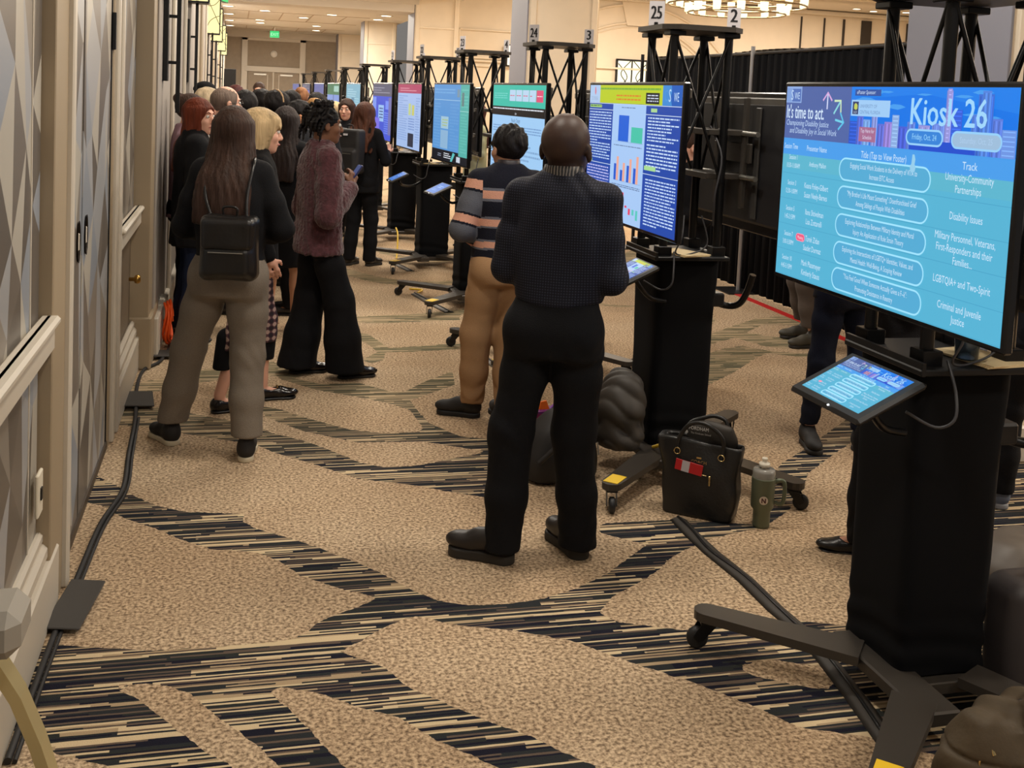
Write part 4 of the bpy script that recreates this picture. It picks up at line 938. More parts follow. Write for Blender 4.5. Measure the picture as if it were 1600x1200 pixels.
make_tablet(1.52, 10.35, 1.035, simple, 'lit blue tablet beside the woman with the black backpack', .30, .0, reach=(.42, 1.02, -.12))
# ---- number cards on the top plates
def card(x, y, z, txt, label, rz, w_=.078, h_=.122):
    t = thing('number_card', label, 'number card', (x, y, z), rz, 'numbered cards on the kiosk tops')
    m_ = MB(); m_.box((0, 0.002, h_/2), (w_, .003, h_), mat('white_card', (214, 210, 214), .6)); m_.build('card', None, t)
    m_ = MB(); vs, fs = text_mesh(txt, .092, 'CENTER'); sx = .62 if len(txt) > 1 else .8
    for dx in (-.0025, 0, .0025): m_.add([(vx*sx+dx, -.0006+dx*.05, vz+.034) for vx, vz, _ in vs], fs, mat('card_ink', (20, 20, 26), .6))
    m_.build('printed_number', None, t)
    m_ = MB(); m_.box((0, -.004, .006), (.018, .014, .022), M_black, .002); m_.build('clip', None, t)
    return t
for i, (a, b_) in enumerate((('26', '1'), ('25', '2'), ('24', '3'), ('23', '4'), ('22', '5'), ('21', '6'))):
    if i == 0: continue
    x, y = KX[i], KY[i]; names = ('', 'nearest tall truss', 'truss with card 3', 'fourth truss', 'fifth truss', 'sixth truss')
    rzz = (0, -.55, -.80, -1.15, -1.2, -1.25)[i]
    card(x-.19, y-.02, 2.24, a, 'white number card %s on the left end of the %s' % (a, names[i] if i != 2 else 'third truss'), rzz)
    card(x+.18, y-.13, 2.24, b_, 'white number card %s on the right end of the %s' % (b_, names[i] if i != 2 else 'third truss'), rzz+.25 if i < 3 else rzz+.1, .066, .105)
# ---- papers and cup on the shelves
def papers(x, y, label, rz=0.1):
    m_ = MB()
    for k in range(3): m_.box((0, 0, .003+k*.003), (.16, .24, .0028), mat('cream_paper', (226, 204, 160), .7), 0, Rz(k*.06))
    o = m_.build('paper_sheets', None, None, (x, y, 1.10)); o.rotation_euler = (0, 0, rz); tag(o, label, 'paper', 'papers on the kiosk shelves')
papers(2.27, 2.86, 'cream sheets of paper under a clear cup on the nearest kiosk shelf'); papers(2.20, 5.03, 'cream sheets of paper on the shelf of the kiosk with card 25', .25); papers(2.05, 9.3, 'cream sheets on the fourth kiosk shelf'); papers(2.0, 11.4, 'cream sheets on the fifth kiosk shelf')
m_ = MB(); m_.lathe([(0, 0), (.034, 0), (.043, .12), (.041, .12), (.033, .004), (0, .004)], mat('clear_plastic', (190, 215, 235), .05, trans=.95), 24)
tag(m_.build('plastic_cup', None, None, (2.20, 2.83, 1.111)), 'clear plastic cup on the cream papers below the Kiosk 26 screen', 'cup')
# ---- cable covers and leads on the floor
def floor_strip(pts, wd, label, m, name='cable_cover'):
    w = MB(); P = [Vector((x, y, 0)) for x, y in pts]; vs = []; fs = []; n = 5
    for i, p in enumerate(P):
        tt = (P[min(i+1, len(P)-1)]-P[max(i-1, 0)]).normalized(); s_ = Vector((-tt.y, tt.x, 0))
        for a, z in ((-.5, .001), (-.2, .011), (0, .014), (.2, .011), (.5, .001)): vs.append(p+s_*a*wd+Vector((0, 0, z)))
    for i in range(len(P)-1):
        for k in range(n-1): fs.append((i*n+k, i*n+k+1, (i+1)*n+k+1, (i+1)*n+k))
        fs.append((i*n, (i+1)*n, (i+1)*n+n-1, i*n+n-1))
    w.add(vs, fs, m, True)
    w.tube([tuple(p+Vector((.008*math.sin(i*2.2), 0, .013))) for i, p in enumerate(P)], .007, M_black, 6)
    tag(w.build(name), label, 'cable cover')
floor_strip([(1.96, 4.36), (1.955, 4.2), (1.96, 4.0), (1.985, 3.75), (1.985, 3.5), (2.0, 3.3), (1.98, 3.12), (1.95, 2.9), (1.9, 2.6)], .075, 'long brown-grey cable cover strip from the tote bag to the nearest kiosk base', MATS['grey_tape'])
floor_strip([(1.80, 7.0), (1.74, 7.3), (1.69, 7.62)], .09, 'grey cable cover seen between the khaki trouser legs', mat('light_tape', (122, 118, 112), .6))
floor_strip([(1.80, 8.9), (1.71, 9.3), (1.64, 9.75)], .09, 'grey cable cover below the yellow-tipped kiosk leg', MATS['light_tape'])
floor_strip([(1.80, 11.0), (1.74, 11.3), (1.70, 11.5)], .09, 'far grey cable cover beside the fifth kiosk', MATS['light_tape'])
def lead(pts, label):
    m_ = MB(); m_.tube(pts, .009, mat('yellow_cable', (232, 190, 50), .45), 8); tag(m_.build('power_cable'), label, 'cable', 'yellow power leads')
lead([(2.06, 4.93, .14), (2.08, 4.80, .19), (2.09, 4.66, .16), (2.095, 4.55, .08), (2.09, 4.42, .012)], 'yellow lead bowing over the base behind the tote bag')
lead([(1.80, 12.2, .30), (1.80, 12.05, .25), (1.78, 11.9, .1), (1.76, 11.8, .01)], 'thin yellow lead hanging from the sixth kiosk cover')
lead([(1.62, 9.95, .012), (1.72, 9.85, .02), (1.66, 9.75, .012)], 'short yellow lead on the carpet below the fifth kiosk')
# ================================================================ PEOPLE
def skin(c, n): return mat('skin_'+n, c, .5, noise=(9, .05), bump=(180, .04), spec=.35)
SK_dark = skin((60, 41, 33), 'deep'); SK_brown = skin((128, 88, 66), 'brown'); SK_fair = skin((226, 172, 148), 'fair'); SK_tan = skin((196, 146, 116), 'tan'); SK_mid = skin((168, 118, 92), 'olive')
def hairm(c, n): return mat('hair_'+n, c, .6, noise=(26, .35, (1, 1, .12)), bump=(90, .7, (1, 1, .10)), spec=.22)
H_black = hairm((22, 18, 18), 'black'); H_brown = hairm((58, 40, 32), 'brown'); H_red = hairm((102, 44, 24), 'auburn'); H_blond = hairm((200, 172, 130), 'blond'); H_grey = hairm((112, 96, 86), 'greying'); H_chest = hairm((84, 50, 36), 'chestnut'); H_dred = hairm((72, 34, 32), 'darkred')
def cloth(c, n, rough=.85, scale=220, amt=.06, sheen=.0, bump=.25): return mat('cloth_'+n, c, rough, noise=(scale, amt), bump=(scale, bump), spec=.2, sheen=sheen)
C_black = cloth((17, 17, 20), 'black'); C_navy = cloth((20, 24, 38), 'navy'); C_char = cloth((28, 28, 32), 'charcoal'); C_grey = cloth((122, 112, 100), 'greybrown', amt=.10); C_khaki = cloth((166, 130, 94), 'khaki')
C_jean = cloth((30, 40, 66), 'denim'); C_dgreen = cloth((34, 46, 44), 'darkgreen'); C_taupe = cloth((84, 74, 66), 'taupe'); C_white = cloth((200, 196, 190), 'white'); C_sage = cloth((168, 170, 140), 'sage'); C_slate = cloth((66, 76, 88), 'slate'); C_mauve = cloth((150, 120, 130), 'mauve')
M_eye = mat('eye_white', (225, 218, 210), .2); M_iris = mat('eye_iris', (40, 28, 22), .2); M_lip = mat('lips', (168, 84, 80), .45); M_lipd = mat('lips_deep', (110, 58, 54), .45); M_leather = mat('black_leather', (20, 18, 18), .32, bump=(60, .12)); M_sole = mat('dark_sole', (40, 36, 32), .7); M_wsole = mat('cream_sole', (198, 186, 160), .6)

def hand(s, wr, d, n, curl=.8, side=1, sc=1.0, relaxed=False):
    """palm along d, palm side faces n; five fingers; side=+1 thumb towards cross(d,n)"""
    wr = np.array(wr, float); d = _n(np.array(d, float)); n = np.array(n, float); n = _n(n-d*(n@d)); x = np.cross(d, n)*side
    pc = wr+d*.048*sc
    s.cone(wr, wr+d*.03*sc, .024*sc, .027*sc, .015)
    s.cone(pc-x*.018*sc, pc+d*.03*sc-x*.020*sc, .016*sc, .014*sc, .01); s.cone(pc+x*.018*sc, pc+d*.032*sc+x*.022*sc, .017*sc, .014*sc, .01)
    for k, (off, ln) in enumerate(((.030, .066), (.011, .074), (-.009, .069), (-.028, .054))):
        p = wr+d*.085*sc+x*off*sc; a = 0.25; L3 = (ln*.45, ln*.32, ln*.25); dirv = d
        for q in range(3):
            a += curl*(.55+.1*k*.3)
            nd = d*math.cos(a)+n*math.sin(a)
            p2 = p+nd*L3[q]*sc; s.cone(p, p2, (.0092-.0008*q)*sc, (.0086-.0009*q)*sc, .004); p = p2
    p = wr+d*.030*sc+x*.026*sc; q1 = p+(d*.5+x*.75+n*.3)*.034*sc; q2 = q1+(d*.8+x*.1+n*.55)*.03*sc
    s.cone(p, q1, .012*sc, .0105*sc, .008); s.cone(q1, q2, .010*sc, .008*sc, .004)
    return pc
def shoe(par, pos, yaw, L=.28, m=None, ms=None, kind='sneaker', name='shoe', h=.006):
    m = m or M_leather; ms = ms or M_sole
    k = L/.28; c, s_ = math.cos(yaw), math.sin(yaw); R = np.array([[c, -s_, 0], [s_, c, 0], [0, 0, 1]])
    def W(x, y, z): return R@np.array([x*k, (y-.05)*k, z*k])+np.array([pos[0], pos[1], pos[2] if len(pos) > 2 else 0])
    hh = {'sneaker': .028, 'chunky': .036, 'loafer': .016, 'boot': .026, 'heel': .01, 'flat': .008}[kind]
    a = Sdf(); up = hh+.002
    low = kind in ('loafer', 'flat', 'heel')
    a.ell(W(0, .195, up+.018), (.043*k, .070*k, (.034 if not low else .026)*k), .03, R=R)
    a.ell(W(0, .045, up+.026), (.037*k, .048*k, .045*k), .03, R=R)
    a.cone(W(0, .05, up+.03), W(0, .15, up+.024), .034*k, .036*k, .03)
    if not low: a.cone(W(0, .05, up+.05), W(0, .13, up+.045), .036*k, .030*k, .03)
    if kind in ('boot',): a.cone(W(0, .045, .06), W(0, .045, .16), .040*k, .044*k, .03)
    elif not low: a.cone(W(0, .045, .06), W(0, .045, .10), .038*k, .037*k, .02)
    a.half(W(0, 0, hh-.004), (0, 0, -1), .004)
    if kind in ('flat', 'loafer'):     # opening for the instep
        a.ell(W(0, .085, up+.062), (.030*k, .070*k, .034*k), .008, '-', R=R)
    o = mesh_obj(name, a.mesh(h), m, par)
    b = Sdf()
    P0, P1 = W(0, .042, 0)[:2], W(0, .205, 0)[:2]; r0, r1 = .041*k, .047*k
    z0 = W(0, 0, 0)[2]
    def fn(P):
        ab = P1-P0; t = np.clip(((P[..., :2]-P0)@ab)/(ab@ab), 0, 1)
        d2 = np.linalg.norm(P[..., :2]-P0-t[..., None]*ab, axis=-1)-(r0+(r1-r0)*t-.006*np.sin(t*math.pi)*1.2)
        dz = np.abs(P[..., 2]-z0-hh*k/2)-hh*k/2
        return smax(d2, dz, .006)
    lo = np.minimum(P0, P1)-.055; hi = np.maximum(P0, P1)+.055
    b._a(fn, [lo[0], lo[1], z0], [hi[0], hi[1], z0+hh*k], 0.0, '+')
    mesh_obj('sole', b.mesh(max(.004, h*.75)), ms, o)
    if kind in ('sneaker', 'chunky'):
        w = MB()
        for q in range(4):
            y = .105+q*.022; w.tube([tuple(W(-.024, y, up+.068-q*.007)), tuple(W(0, y+.004, up+.078-q*.0075)), tuple(W(.024, y, up+.068-q*.007))], .0028, mat('lace', (34, 30, 28), .7), 5)
        w.build('laces', None, o)
    return o

def person(label, x, y, yaw, H=1.72, sw=.19, build=1.0, feet=None, arms=None, hyaw=0.0, hpitch=0.0, skinm=None, h=.009, face=True,
           hair=None, pants=None, top=None, shoes=None, group=None, lean=(0, 0), handpose=None, glasses=False, neckdown=0.0, lipm=None, hs_=1.07):
    skinm = skinm or SK_fair
    t = thing('person', label, 'person', (x, y, 0), yaw, group)
    c, s_ = math.cos(yaw), math.sin(yaw)
    k = H/1.72; kh = k*hs_
    if feet is None: feet = [(-.11, 0, .15), (.11, 0, -.15)]          # local: x, y, yaw
    hip = np.array([lean[0]*.5, lean[1]*.5, .90*k]); chest = np.array([lean[0], lean[1], 1.24*k]); shz = 1.418*k
    hipj = [hip+np.array([sg*.085*k, 0, 0]) for sg in (-1, 1)]
    ank = [np.array([f[0], f[1], .10]) for f in feet]
    knee = [(hipj[i]+ank[i])/2+np.array([-math.sin(feet[i][2])*.03, math.cos(feet[i][2])*.03, 0.0]) for i in (0, 1)]
    shj = [chest+np.array([sg*(sw-.02), 0, shz-1.24*k-.02]) for sg in (-1, 1)]
    if arms is None: arms = [((-sw-.07, .0, 1.10*k), (-sw-.05, .06, .86*k)), ((sw+.07, .0, 1.10*k), (sw+.05, .06, .86*k))]
    hc = np.array([lean[0]*1.15, lean[1]*1.15+.025-neckdown*.3, H-.125*kh-neckdown*.1]); R = rot3(hyaw, hpitch)
    def Hd(p): return hc+R@(np.array(p, float)*kh)
    # ---- body
    b = Sdf()
    b.ell(Hd((0, -.014, .034)), np.array((.077, .096, .088))*kh, .02, R=R); b.ell(Hd((0, .022, -.038)), np.array((.058, .066, .078))*kh, .03, R=R)
    b.ell(Hd((0, .060, -.088)), np.array((.024, .022, .020))*kh, .02, R=R)
    if face:
        b.cone(Hd((0, .080, .018)), Hd((0, .101, -.024)), .008*kh, .012*kh, .010); b.ell(Hd((0, .098, -.030)), np.array((.018, .012, .009))*kh, .006, R=R)
        b.ell(Hd((0, .076, .032)), np.array((.046, .014, .010))*kh, .012, R=R)
        for sg in (-1, 1):
            b.ell(Hd((sg*.031, .092, .010)), np.array((.017, .012, .010))*kh, .010, '-', R=R); b.ell(Hd((sg*.040, .058, -.022)), np.array((.020, .020, .020))*kh, .02, R=R)
        b.ell(Hd((0, .084, -.056)), np.array((.022, .010, .006))*kh, .006, R=R); b.ell(Hd((0, .082, -.066)), np.array((.018, .010, .006))*kh, .006, R=R)
    for sg in (-1, 1):
        b.ell(Hd((sg*.080, -.008, -.004)), np.array((.009, .019, .031))*kh, .006, R=rot3(hyaw)@rot3(0, .15, 0)@np.eye(3)); b.ell(Hd((sg*.087, .000, .002)), np.array((.005, .009, .014))*kh, .003, '-', R=R)
    nb = chest+np.array([0, -.02, shz-1.24*k+.02])
    b.cone(Hd((0, -.022, -.075)), nb, .053*kh*build**.5, .060*kh*build**.5, .03)
    b.cone(shj[0], shj[1], .05*k, .05*k, .04); b.cone(nb+[0, .03, -.10], hip+[0, .01, .05], .070*k, .080*k, .05); b.cone(hipj[0], hipj[1], .072*k, .072*k, .04)
    for i in (0, 1):
        b.chain([hipj[i], knee[i], ank[i]], [.082*k, .050*k, .032*k], .03)
        b.ell(knee[i]*.55+ank[i]*.45+np.array([math.sin(feet[i][2])*.008, -math.cos(feet[i][2])*.008, .05]), (.040*k, .041*k, .10*k), .02)
        fy = feet[i][2]; fd = np.array([-math.sin(fy), math.cos(fy), 0])
        b.cone(ank[i]-[0, 0, .045], ank[i]+fd*.10-[0, 0, .066], .030, .024, .02)
        el, wr = np.array(arms[i][0], float), np.array(arms[i][1], float)
        b.chain([shj[i], el, wr], [.047*k*build, .038*k*build, .024*k], .02)
        hp = handpose[i] if handpose else None
        if hp is not False:
            d_h = _n(wr-el); nn = (0, 0, 1) if abs(d_h[2]) < .8 else (0, 1, 0)
            if hp: hand(b, wr, hp[0], hp[1], hp[2], hp[3] if len(hp) > 3 else 1, k)
            else: hand(b, wr, d_h, (-(-1, 1)[i], 0.1, 0) if abs(d_h[2]) > .8 else (0, 0, 1), .35, (-1, 1)[i], k)
    hb = min(h, .0075) if face and h < .012 else h
    mesh_obj('body', b.mesh(hb), skinm, t)
    if face and h < .014:
        for sg in (-1, 1):
            w = MB(); w.lathe([(math.sin(a*math.pi/10)*.0115*kh, -math.cos(a*math.pi/10)*.0115*kh) for a in range(11)], M_eye, 12, Matrix.Translation(Hd((sg*.031, .078, .009))))
            p = Hd((sg*.031, .078, .009)); d = R@np.array((0, 1, 0)); q = p+d*.0085*kh
            w.lathe([(math.sin(a*math.pi/8)*.006*kh, -math.cos(a*math.pi/8)*.004*kh) for a in range(9)], M_iris, 10, Matrix.Translation(q) @ Vector((0, 0, 1)).rotation_difference(Vector(d)).to_matrix().to_4x4())
            w.build('eye', None, t)
            w = MB(); w.tube([tuple(Hd((sg*.014, .089, .030))), tuple(Hd((sg*.032, .088, .037))), tuple(Hd((sg*.050, .072, .030)))], [.003*kh, .0035*kh, .002*kh], hair['m'] if hair else M_iris, 6); w.build('eyebrow', None, t)
        w = MB(); w.tube([tuple(Hd((-.022, .083, -.0605))), tuple(Hd((-.008, .0945, -.058))), tuple(Hd((0, .0945, -.0595))), tuple(Hd((.008, .0945, -.058))), tuple(Hd((.022, .083, -.0605)))], [.002, .0048*kh, .005*kh, .0048*kh, .002], lipm or M_lip, 8); w.build('lips', None, t)
    if glasses:
        w = MB(); mg_ = mat('glasses_frame', (30, 26, 26), .3)
        for sg in (-1, 1):
            w.tube([tuple(Hd((sg*(.032+.024*math.cos(a*math.pi/8)), .098, .006+.018*math.sin(a*math.pi/8)))) for a in range(17)], .0022, mg_, 6, False)
            w.tube([tuple(Hd((sg*.056, .096, .010))), tuple(Hd((sg*.082, .06, .012))), tuple(Hd((sg*.086, -.01, .006)))], .002, mg_, 6)
        w.tube([tuple(Hd((-.008, .098, .01))), tuple(Hd((.008, .098, .01)))], .002, mg_, 6); w.build('glasses', None, t)
    # ---- hair
    if hair:
        st = hair['style']; a = Sdf(); hm = hair['m']; vol = hair.get('vol', 1.0)
        capr = np.array((.083, .103, .094))*kh*np.array([vol, vol, 1+(vol-1)*.6])
        if st in ('short', 'spiky', 'fringe_crop'):
            a.ell(Hd((0, -.018, .038)), capr*np.array([1, 1, 1.0]), .02, R=R)
            a.ell(Hd((0, .105, -.055)), np.array((.080, .085, .100))*kh, .01, '-', R=R)
            for sg in (-1, 1): a.ell(Hd((sg*.095, .0, -.02)), np.array((.024, .032, .040))*kh, .008, '-', R=R)
            a.half(Hd((0, -.05, -.055)), R@np.array((0, .25, -1.)), .01)
            amp, fq = (.010, 95) if st == 'spiky' else (.0055, 88)
            def post(P): return amp*np.clip(np.sin(fq*P[:, 0]+2*np.sin(40*P[:, 2]))*np.sin(fq*.8*P[:, 1]+1.7*np.sin(33*P[:, 0])), -.6, 1)*np.clip((P[:, 2]-hc[2])/.05+.3, .1, 1)
        elif st == 'balding':
            a.ell(Hd((0, -.018, .028)), capr*np.array([1.0, 1.0, .98]), .02, R=R)
            a.ell(Hd((0, .110, -.02)), np.array((.085, .080, .13))*kh, .01, '-', R=R); a.half(Hd((0, -.05, -.05)), R@np.array((0, .3, -1.)), .01)
            post = lambda P: .0015*np.sin(200*P[:, 0])*np.sin(210*P[:, 1])
        elif st == 'cap':
            a.ell(Hd((0, -.015, .045)), capr*np.array([1.02, 1.03, .92]), .02, R=R); a.half(Hd((0, 0, .03)), R@np.array((0, -.1, -1.)), .005)
            a.ell(Hd((0, .10, .035)), np.array((.065, .065, .010))*kh, .01, R=R); post = None
        elif st == 'locs':
            a.ell(Hd((0, -.022, .038)), capr*1.0, .02, R=R); a.ell(Hd((0, .110, -.05)), np.array((.078, .078, .105))*kh, .008, '-', R=R); a.half(Hd((0, -.05, -.07)), R@np.array((0, .3, -1.)), .01)
            rnd = random.Random(5)
            for q in range(46):
                th = rnd.uniform(-2.6, 2.6); z0 = rnd.uniform(.02, .125); rr = math.sqrt(max(0.05, 1-((z0-.038)/.1)**2))
                p0 = Hd((.080*rr*math.sin(th), -.02-.095*rr*math.cos(th)*.95, z0))
                tw = rnd.uniform(-.02, .02); up = rnd.random() < .35
                p1 = p0+R@np.array((.03*math.sin(th), -.03, .018 if up else -.02))*kh; p2 = p1+R@np.array((tw, -.02, -.03 if up else -.05))*kh; p3 = p2+R@np.array((-.3*tw, -.004, -.055 if z0 < .09 else -.03))*kh
                a.chain([p0, p1, p2, p3], [.010, .0105, .0095, .007], .003)
            for q in range(9):     # crown twists
                th = q*.7; p = Hd((.045*math.sin(th), -.02+.045*math.cos(th), .125)); a.chain([p, p+R@np.array((.02*math.cos(th), -.02*math.sin(th), .026))*kh, p+R@np.array((.035*math.cos(th), -.03*math.sin(th), .002))*kh], [.013, .014, .011], .004)
            post = lambda P: .002*np.sin(300*P[:, 2])
        elif st == 'bun':
            a.ell(Hd((0, -.016, .036)), capr*.98, .02, R=R); a.ell(Hd((0, .108, -.05)), np.array((.080, .078, .108))*kh, .01, '-', R=R); a.half(Hd((0, -.05, -.06)), R@np.array((0, .35, -1.)), .01); a.ell(Hd((0, -.09, .09)), np.array((.04, .04, .038))*kh, .01, R=R)
            post = lambda P: .0015*np.sin(180*P[:, 0])
        else:      # long hair; len = how far below the head centre, w = width
            ln = hair.get('len', .42)*kh; wd = hair.get('w', .12)*kh; tb = hair.get('back', .078)
            a.ell(Hd((0, -.018, .036)), capr*1.03, .02, R=R)
            z0 = hc[2]; cx0, cy0 = hc[0], hc[1]; bd = R@np.array((0, -1, 0)); B_ = lambda q: (cx0+bd[0]*q, cy0+bd[1]*q)
            a.loft([(z0+.06*kh, *B_(.018), .088*kh, .092*kh), (z0-.02, *B_(.026), max(.093*kh, wd*.76), .085*kh), (z0-.10*kh, *B_(.045), wd*.86, .078*kh), (z0-.20*kh, *B_(tb+.02), wd*.98, .075*kh), (z0-ln*.8, *B_(tb+.055), wd, .056*kh), (z0-ln, *B_(tb+.06), wd*.92, .046*kh)], .03, p=2.2, rnd=.02)
            a.ell(Hd((0, .128, -.045)), np.array((.068, .108, .116))*kh, .012, '-', R=R)
            if hair.get('bangs'):
                a.ell(Hd((0, .040, .066)), np.array((.074, .054, .040))*kh, .02, R=R); a.ell(Hd((0, .083, .036)), np.array((.060, .013, .026))*kh, .012, R=R)
            wv = hair.get('wave', 0)
            def post(P):
                th = np.arctan2(P[:, 0]-cx0, -(P[:, 1]-cy0)+.02)
                g = np.clip((z0+.05-P[:, 2])/.15, 0, 1)
                return .0022*np.sin(34*th+2*np.sin(9*P[:, 2])+1.5*np.sin(23*P[:, 2]))*(.3+.7*g)+.0035*g*np.sin(11*th+3*np.sin(6*P[:, 2]))+.0012*np.sin(61*th+5*np.sin(7*P[:, 2]))+wv*g*np.sin(38*P[:, 2]+5*np.sin(3*th))*np.sin(4*th+1)
        mesh_obj('hair' if st != 'cap' else 'cap', a.mesh(min(h, .0075) if h < .012 else h, post), hm, t)
    # ---- trousers / skirt
    if pants:
        a = Sdf(); r = pants['r']; hem = pants.get('hem', .06); wz = pants.get('waist', 1.02)*k; hb_ = pants.get('hips', .165)*k*build; dp = pants.get('depth', .115)*k*build
        if pants.get('skirt'):
            a.loft([(hem, hip[0], hip[1], hb_*1.08, dp*1.15), (.85*k, hip[0], hip[1]-.01, hb_, dp*1.05), (wz, hip[0], hip[1], hb_*.82, dp*.9)], .02)
            amp_ = .003
        else:
            a.loft([(.80*k, hip[0], hip[1]-.012, hb_*.97, dp*.98), (.90*k, hip[0], hip[1]-.015, hb_, dp*1.06), (wz, hip[0], hip[1], hb_*.86, dp*.92)], .04, p=2.3, rnd=.03)
            for i in (0, 1):
                kn = knee[i]; an = ank[i]+np.array([0, 0, -.10+hem]) if hem < .12 else ank[i]+(kn-ank[i])*((hem-.1)/(kn[2]-.1))
                a.chain([hipj[i]+[0, -.005, 0], hipj[i]*.55+kn*.45, kn, kn*.45+an*.55, an], [r[0]*k*build, (r[0]*.55+r[1]*.45)*k*build, r[1]*k*build, (r[1]*.4+r[2]*.6)*k, r[2]*k], .035)
                for sg in (-1,): bf = pants.get('hips', .165)/.165; a.ell(hipj[i]*[bf, 1, 1]+[0, -.05*k*bf**2, -.01], (.085*k*build*bf, .075*k*build*bf, .095*k), .04)
            amp_ = pants.get('wrinkle', .004)
        a.half((0, 0, hem), (0, 0, -1), .004); sd_ = x*3+y
        def post(P):
            z = P[:, 2]; g = np.exp(-((z-(hem+.07))/.09)**2)*1.2+np.exp(-((z-.50*k)/.10)**2)+np.exp(-((z-.80*k)/.07)**2)*.8
            return amp_*(.55*np.sin(58*z+26*P[:, 0]+7*np.sin(9*P[:, 0]+11*P[:, 1]+sd_))*g*np.clip(wob(P, .35, sd_+1)+.4, 0, 1)+.9*wob(P, .5, sd_))
        mesh_obj(pants.get('name', 'trousers'), a.mesh(h, post), pants['m'], t, pants.get('fm'))
    # ---- top
    if top:
        a = Sdf(); hm_z = top.get('hem', .86)*k; wd = top.get('w', 1.0)*build; dp = top.get('d', 1.0)*build; lx, ly = lean
        sr = top.get('sleeve', (.058, .052, .042))
        a.loft([(hm_z, hip[0], hip[1]-.005, .176*k*wd*top.get('hemw', 1.0), .128*k*dp), (1.00*k, lx*.6, ly*.6-.0, .160*k*wd, .118*k*dp), (1.15*k, lx*.8, ly*.8, .160*k*wd, .115*k*dp), (1.30*k, lx, ly+.0, .172*k*wd, .118*k*dp), (1.41*k, lx, ly-.01, .150*k*wd, .098*k*dp), (1.455*k, lx, ly-.015, .105*k*wd, .082*k*dp), (1.50*k, lx, ly-.015, .066*k, .066*k)], .03, p=2.4, rnd=.02)
        for i in (0, 1):
            sg = (-1, 1)[i]
            a.cone(chest+np.array([sg*.05, -.012, shz-1.24*k+.012]), shj[i]+[0, 0, .0], .050*k, .052*k*build, .05)
            el, wr = np.array(arms[i][0], float), np.array(arms[i][1], float); e = el+(wr-el)*top.get('cut', .93)
            a.chain([shj[i], (shj[i]+el)/2, el, (el+e)/2, e], [sr[0]*k*build, (sr[0]+sr[1])/2*k*build, sr[1]*k*build, (sr[1]+sr[2])/2*k, sr[2]*k], .025)
        if top.get('collar'): a.chain([chest+np.array([.055*math.cos(q*math.pi/4), -.01+.055*math.sin(q*math.pi/4), shz-1.24*k+.055+top.get('collar')*(.5-.5*math.sin(q*math.pi/4))]) for q in range(9)], [.014]*9, .012)
        a.half((0, 0, hm_z), (0, 0, -1), .008)
        am = top.get('wrinkle', .004); fz = top.get('fuzz', 0); sd2 = x*5+y*2
        def post(P):
            r_ = am*(wob(P, .8, sd2)+.7*np.sin(48*P[:, 2]+22*P[:, 0]+4*np.sin(17*P[:, 1]+13*P[:, 0]))*np.clip(wob(P, .4, sd2+3), 0, 1))
            if fz: r_ = r_+fz*(np.sin(120*P[:, 0]+3*np.sin(70*P[:, 2]))*np.sin(110*P[:, 2]+3*np.sin(80*P[:, 1]))+.5*np.sin(190*P[:, 1]+150*P[:, 0]))
            return r_
        o = mesh_obj(top.get('name', 'shirt'), a.mesh(top.get('h', h), post), top['m'], t, top.get('fm'))
    # ---- shoes
    if shoes:
        for i in (0, 1):
            f = feet[i]; shoe(t, (f[0], f[1], f[3] if len(f) > 3 else 0), f[2], shoes.get('L', .28*k), shoes.get('m'), shoes.get('ms'), shoes.get('kind', 'sneaker'), shoes.get('name', 'shoe'), max(.005, h*.75))
    return t, Hd
def wf(x, y, yaw, pts):      # world foot positions (x, y, toe direction in world degrees, 0 = +Y, ccw) to person space
    c, s_ = math.cos(-yaw), math.sin(-yaw); r = []
    for (a, b_, d) in pts: dx, dy = a-x, b_-y; r.append((c*dx-s_*dy, s_*dx+c*dy, math.radians(d)-yaw))
    return r
D2R = math.pi/180
FOLD = lambda sw, k, e=.0: [((-sw-.045-e, -.01, 1.13*k), (.04, .17, 1.13*k)), ((sw+.045+e, -.01, 1.13*k), (-.05, .15, 1.17*k))]
# 1 bald man in dark shirt, back to the camera
yw = -30*D2R; px, py = 1.255, 4.06
M_dots = cloth((24, 26, 38), 'dotted', rough=.7)
nt = M_dots.node_tree; tcn = nt.nodes.new('ShaderNodeTexCoord'); mpn = nt.nodes.new('ShaderNodeMapping'); mpn.inputs['Scale'].default_value = (95, 0, 95)
vo = nt.nodes.new('ShaderNodeTexVoronoi'); vo.inputs['Randomness'].default_value = 0.0; vo.inputs['Scale'].default_value = 1.0
rp = nt.nodes.new('ShaderNodeValToRGB'); rp.color_ramp.elements[0].position = .22; rp.color_ramp.elements[0].color = lin((50, 52, 66)); rp.color_ramp.elements[1].position = .32; rp.color_ramp.elements[1].color = lin((23, 24, 34))
nt.links.new(tcn.outputs['Object'], mpn.inputs[0]); nt.links.new(mpn.outputs[0], vo.inputs['Vector']); nt.links.new(vo.outputs['Distance'], rp.inputs[0]); nt.links.new(rp.outputs[0], nt.nodes['Principled BSDF'].inputs['Base Color'])
t, Hd = person('bald man seen from behind in dark dotted shirt, black trousers and chunky shoes', px, py, yw, 1.80, .195, 1.0, wf(px, py, yw, [(1.07, 4.05, 58), (1.39, 4.06, 12)]), FOLD(.168, 1.03, .0),
    hyaw=-6*D2R, hs_=1.17, skinm=SK_dark, h=.0085, pants=dict(m=C_black, r=(.098, .082, .074), hem=.045, waist=1.03, hips=.178, depth=.128, wrinkle=.007), top=dict(m=M_dots, hem=1.0, w=1.08, d=1.08, sleeve=(.060, .056, .048), wrinkle=.009, hemw=.90, name='shirt', collar=.012), shoes=dict(kind='chunky', m=mat('brown_black_leather', (30, 24, 22), .4), ms=M_sole, L=.31), handpose=[((.8, .2, .1), (0, -1, 0), .5), ((-.8, .2, .1), (0, -1, 0), .5)])
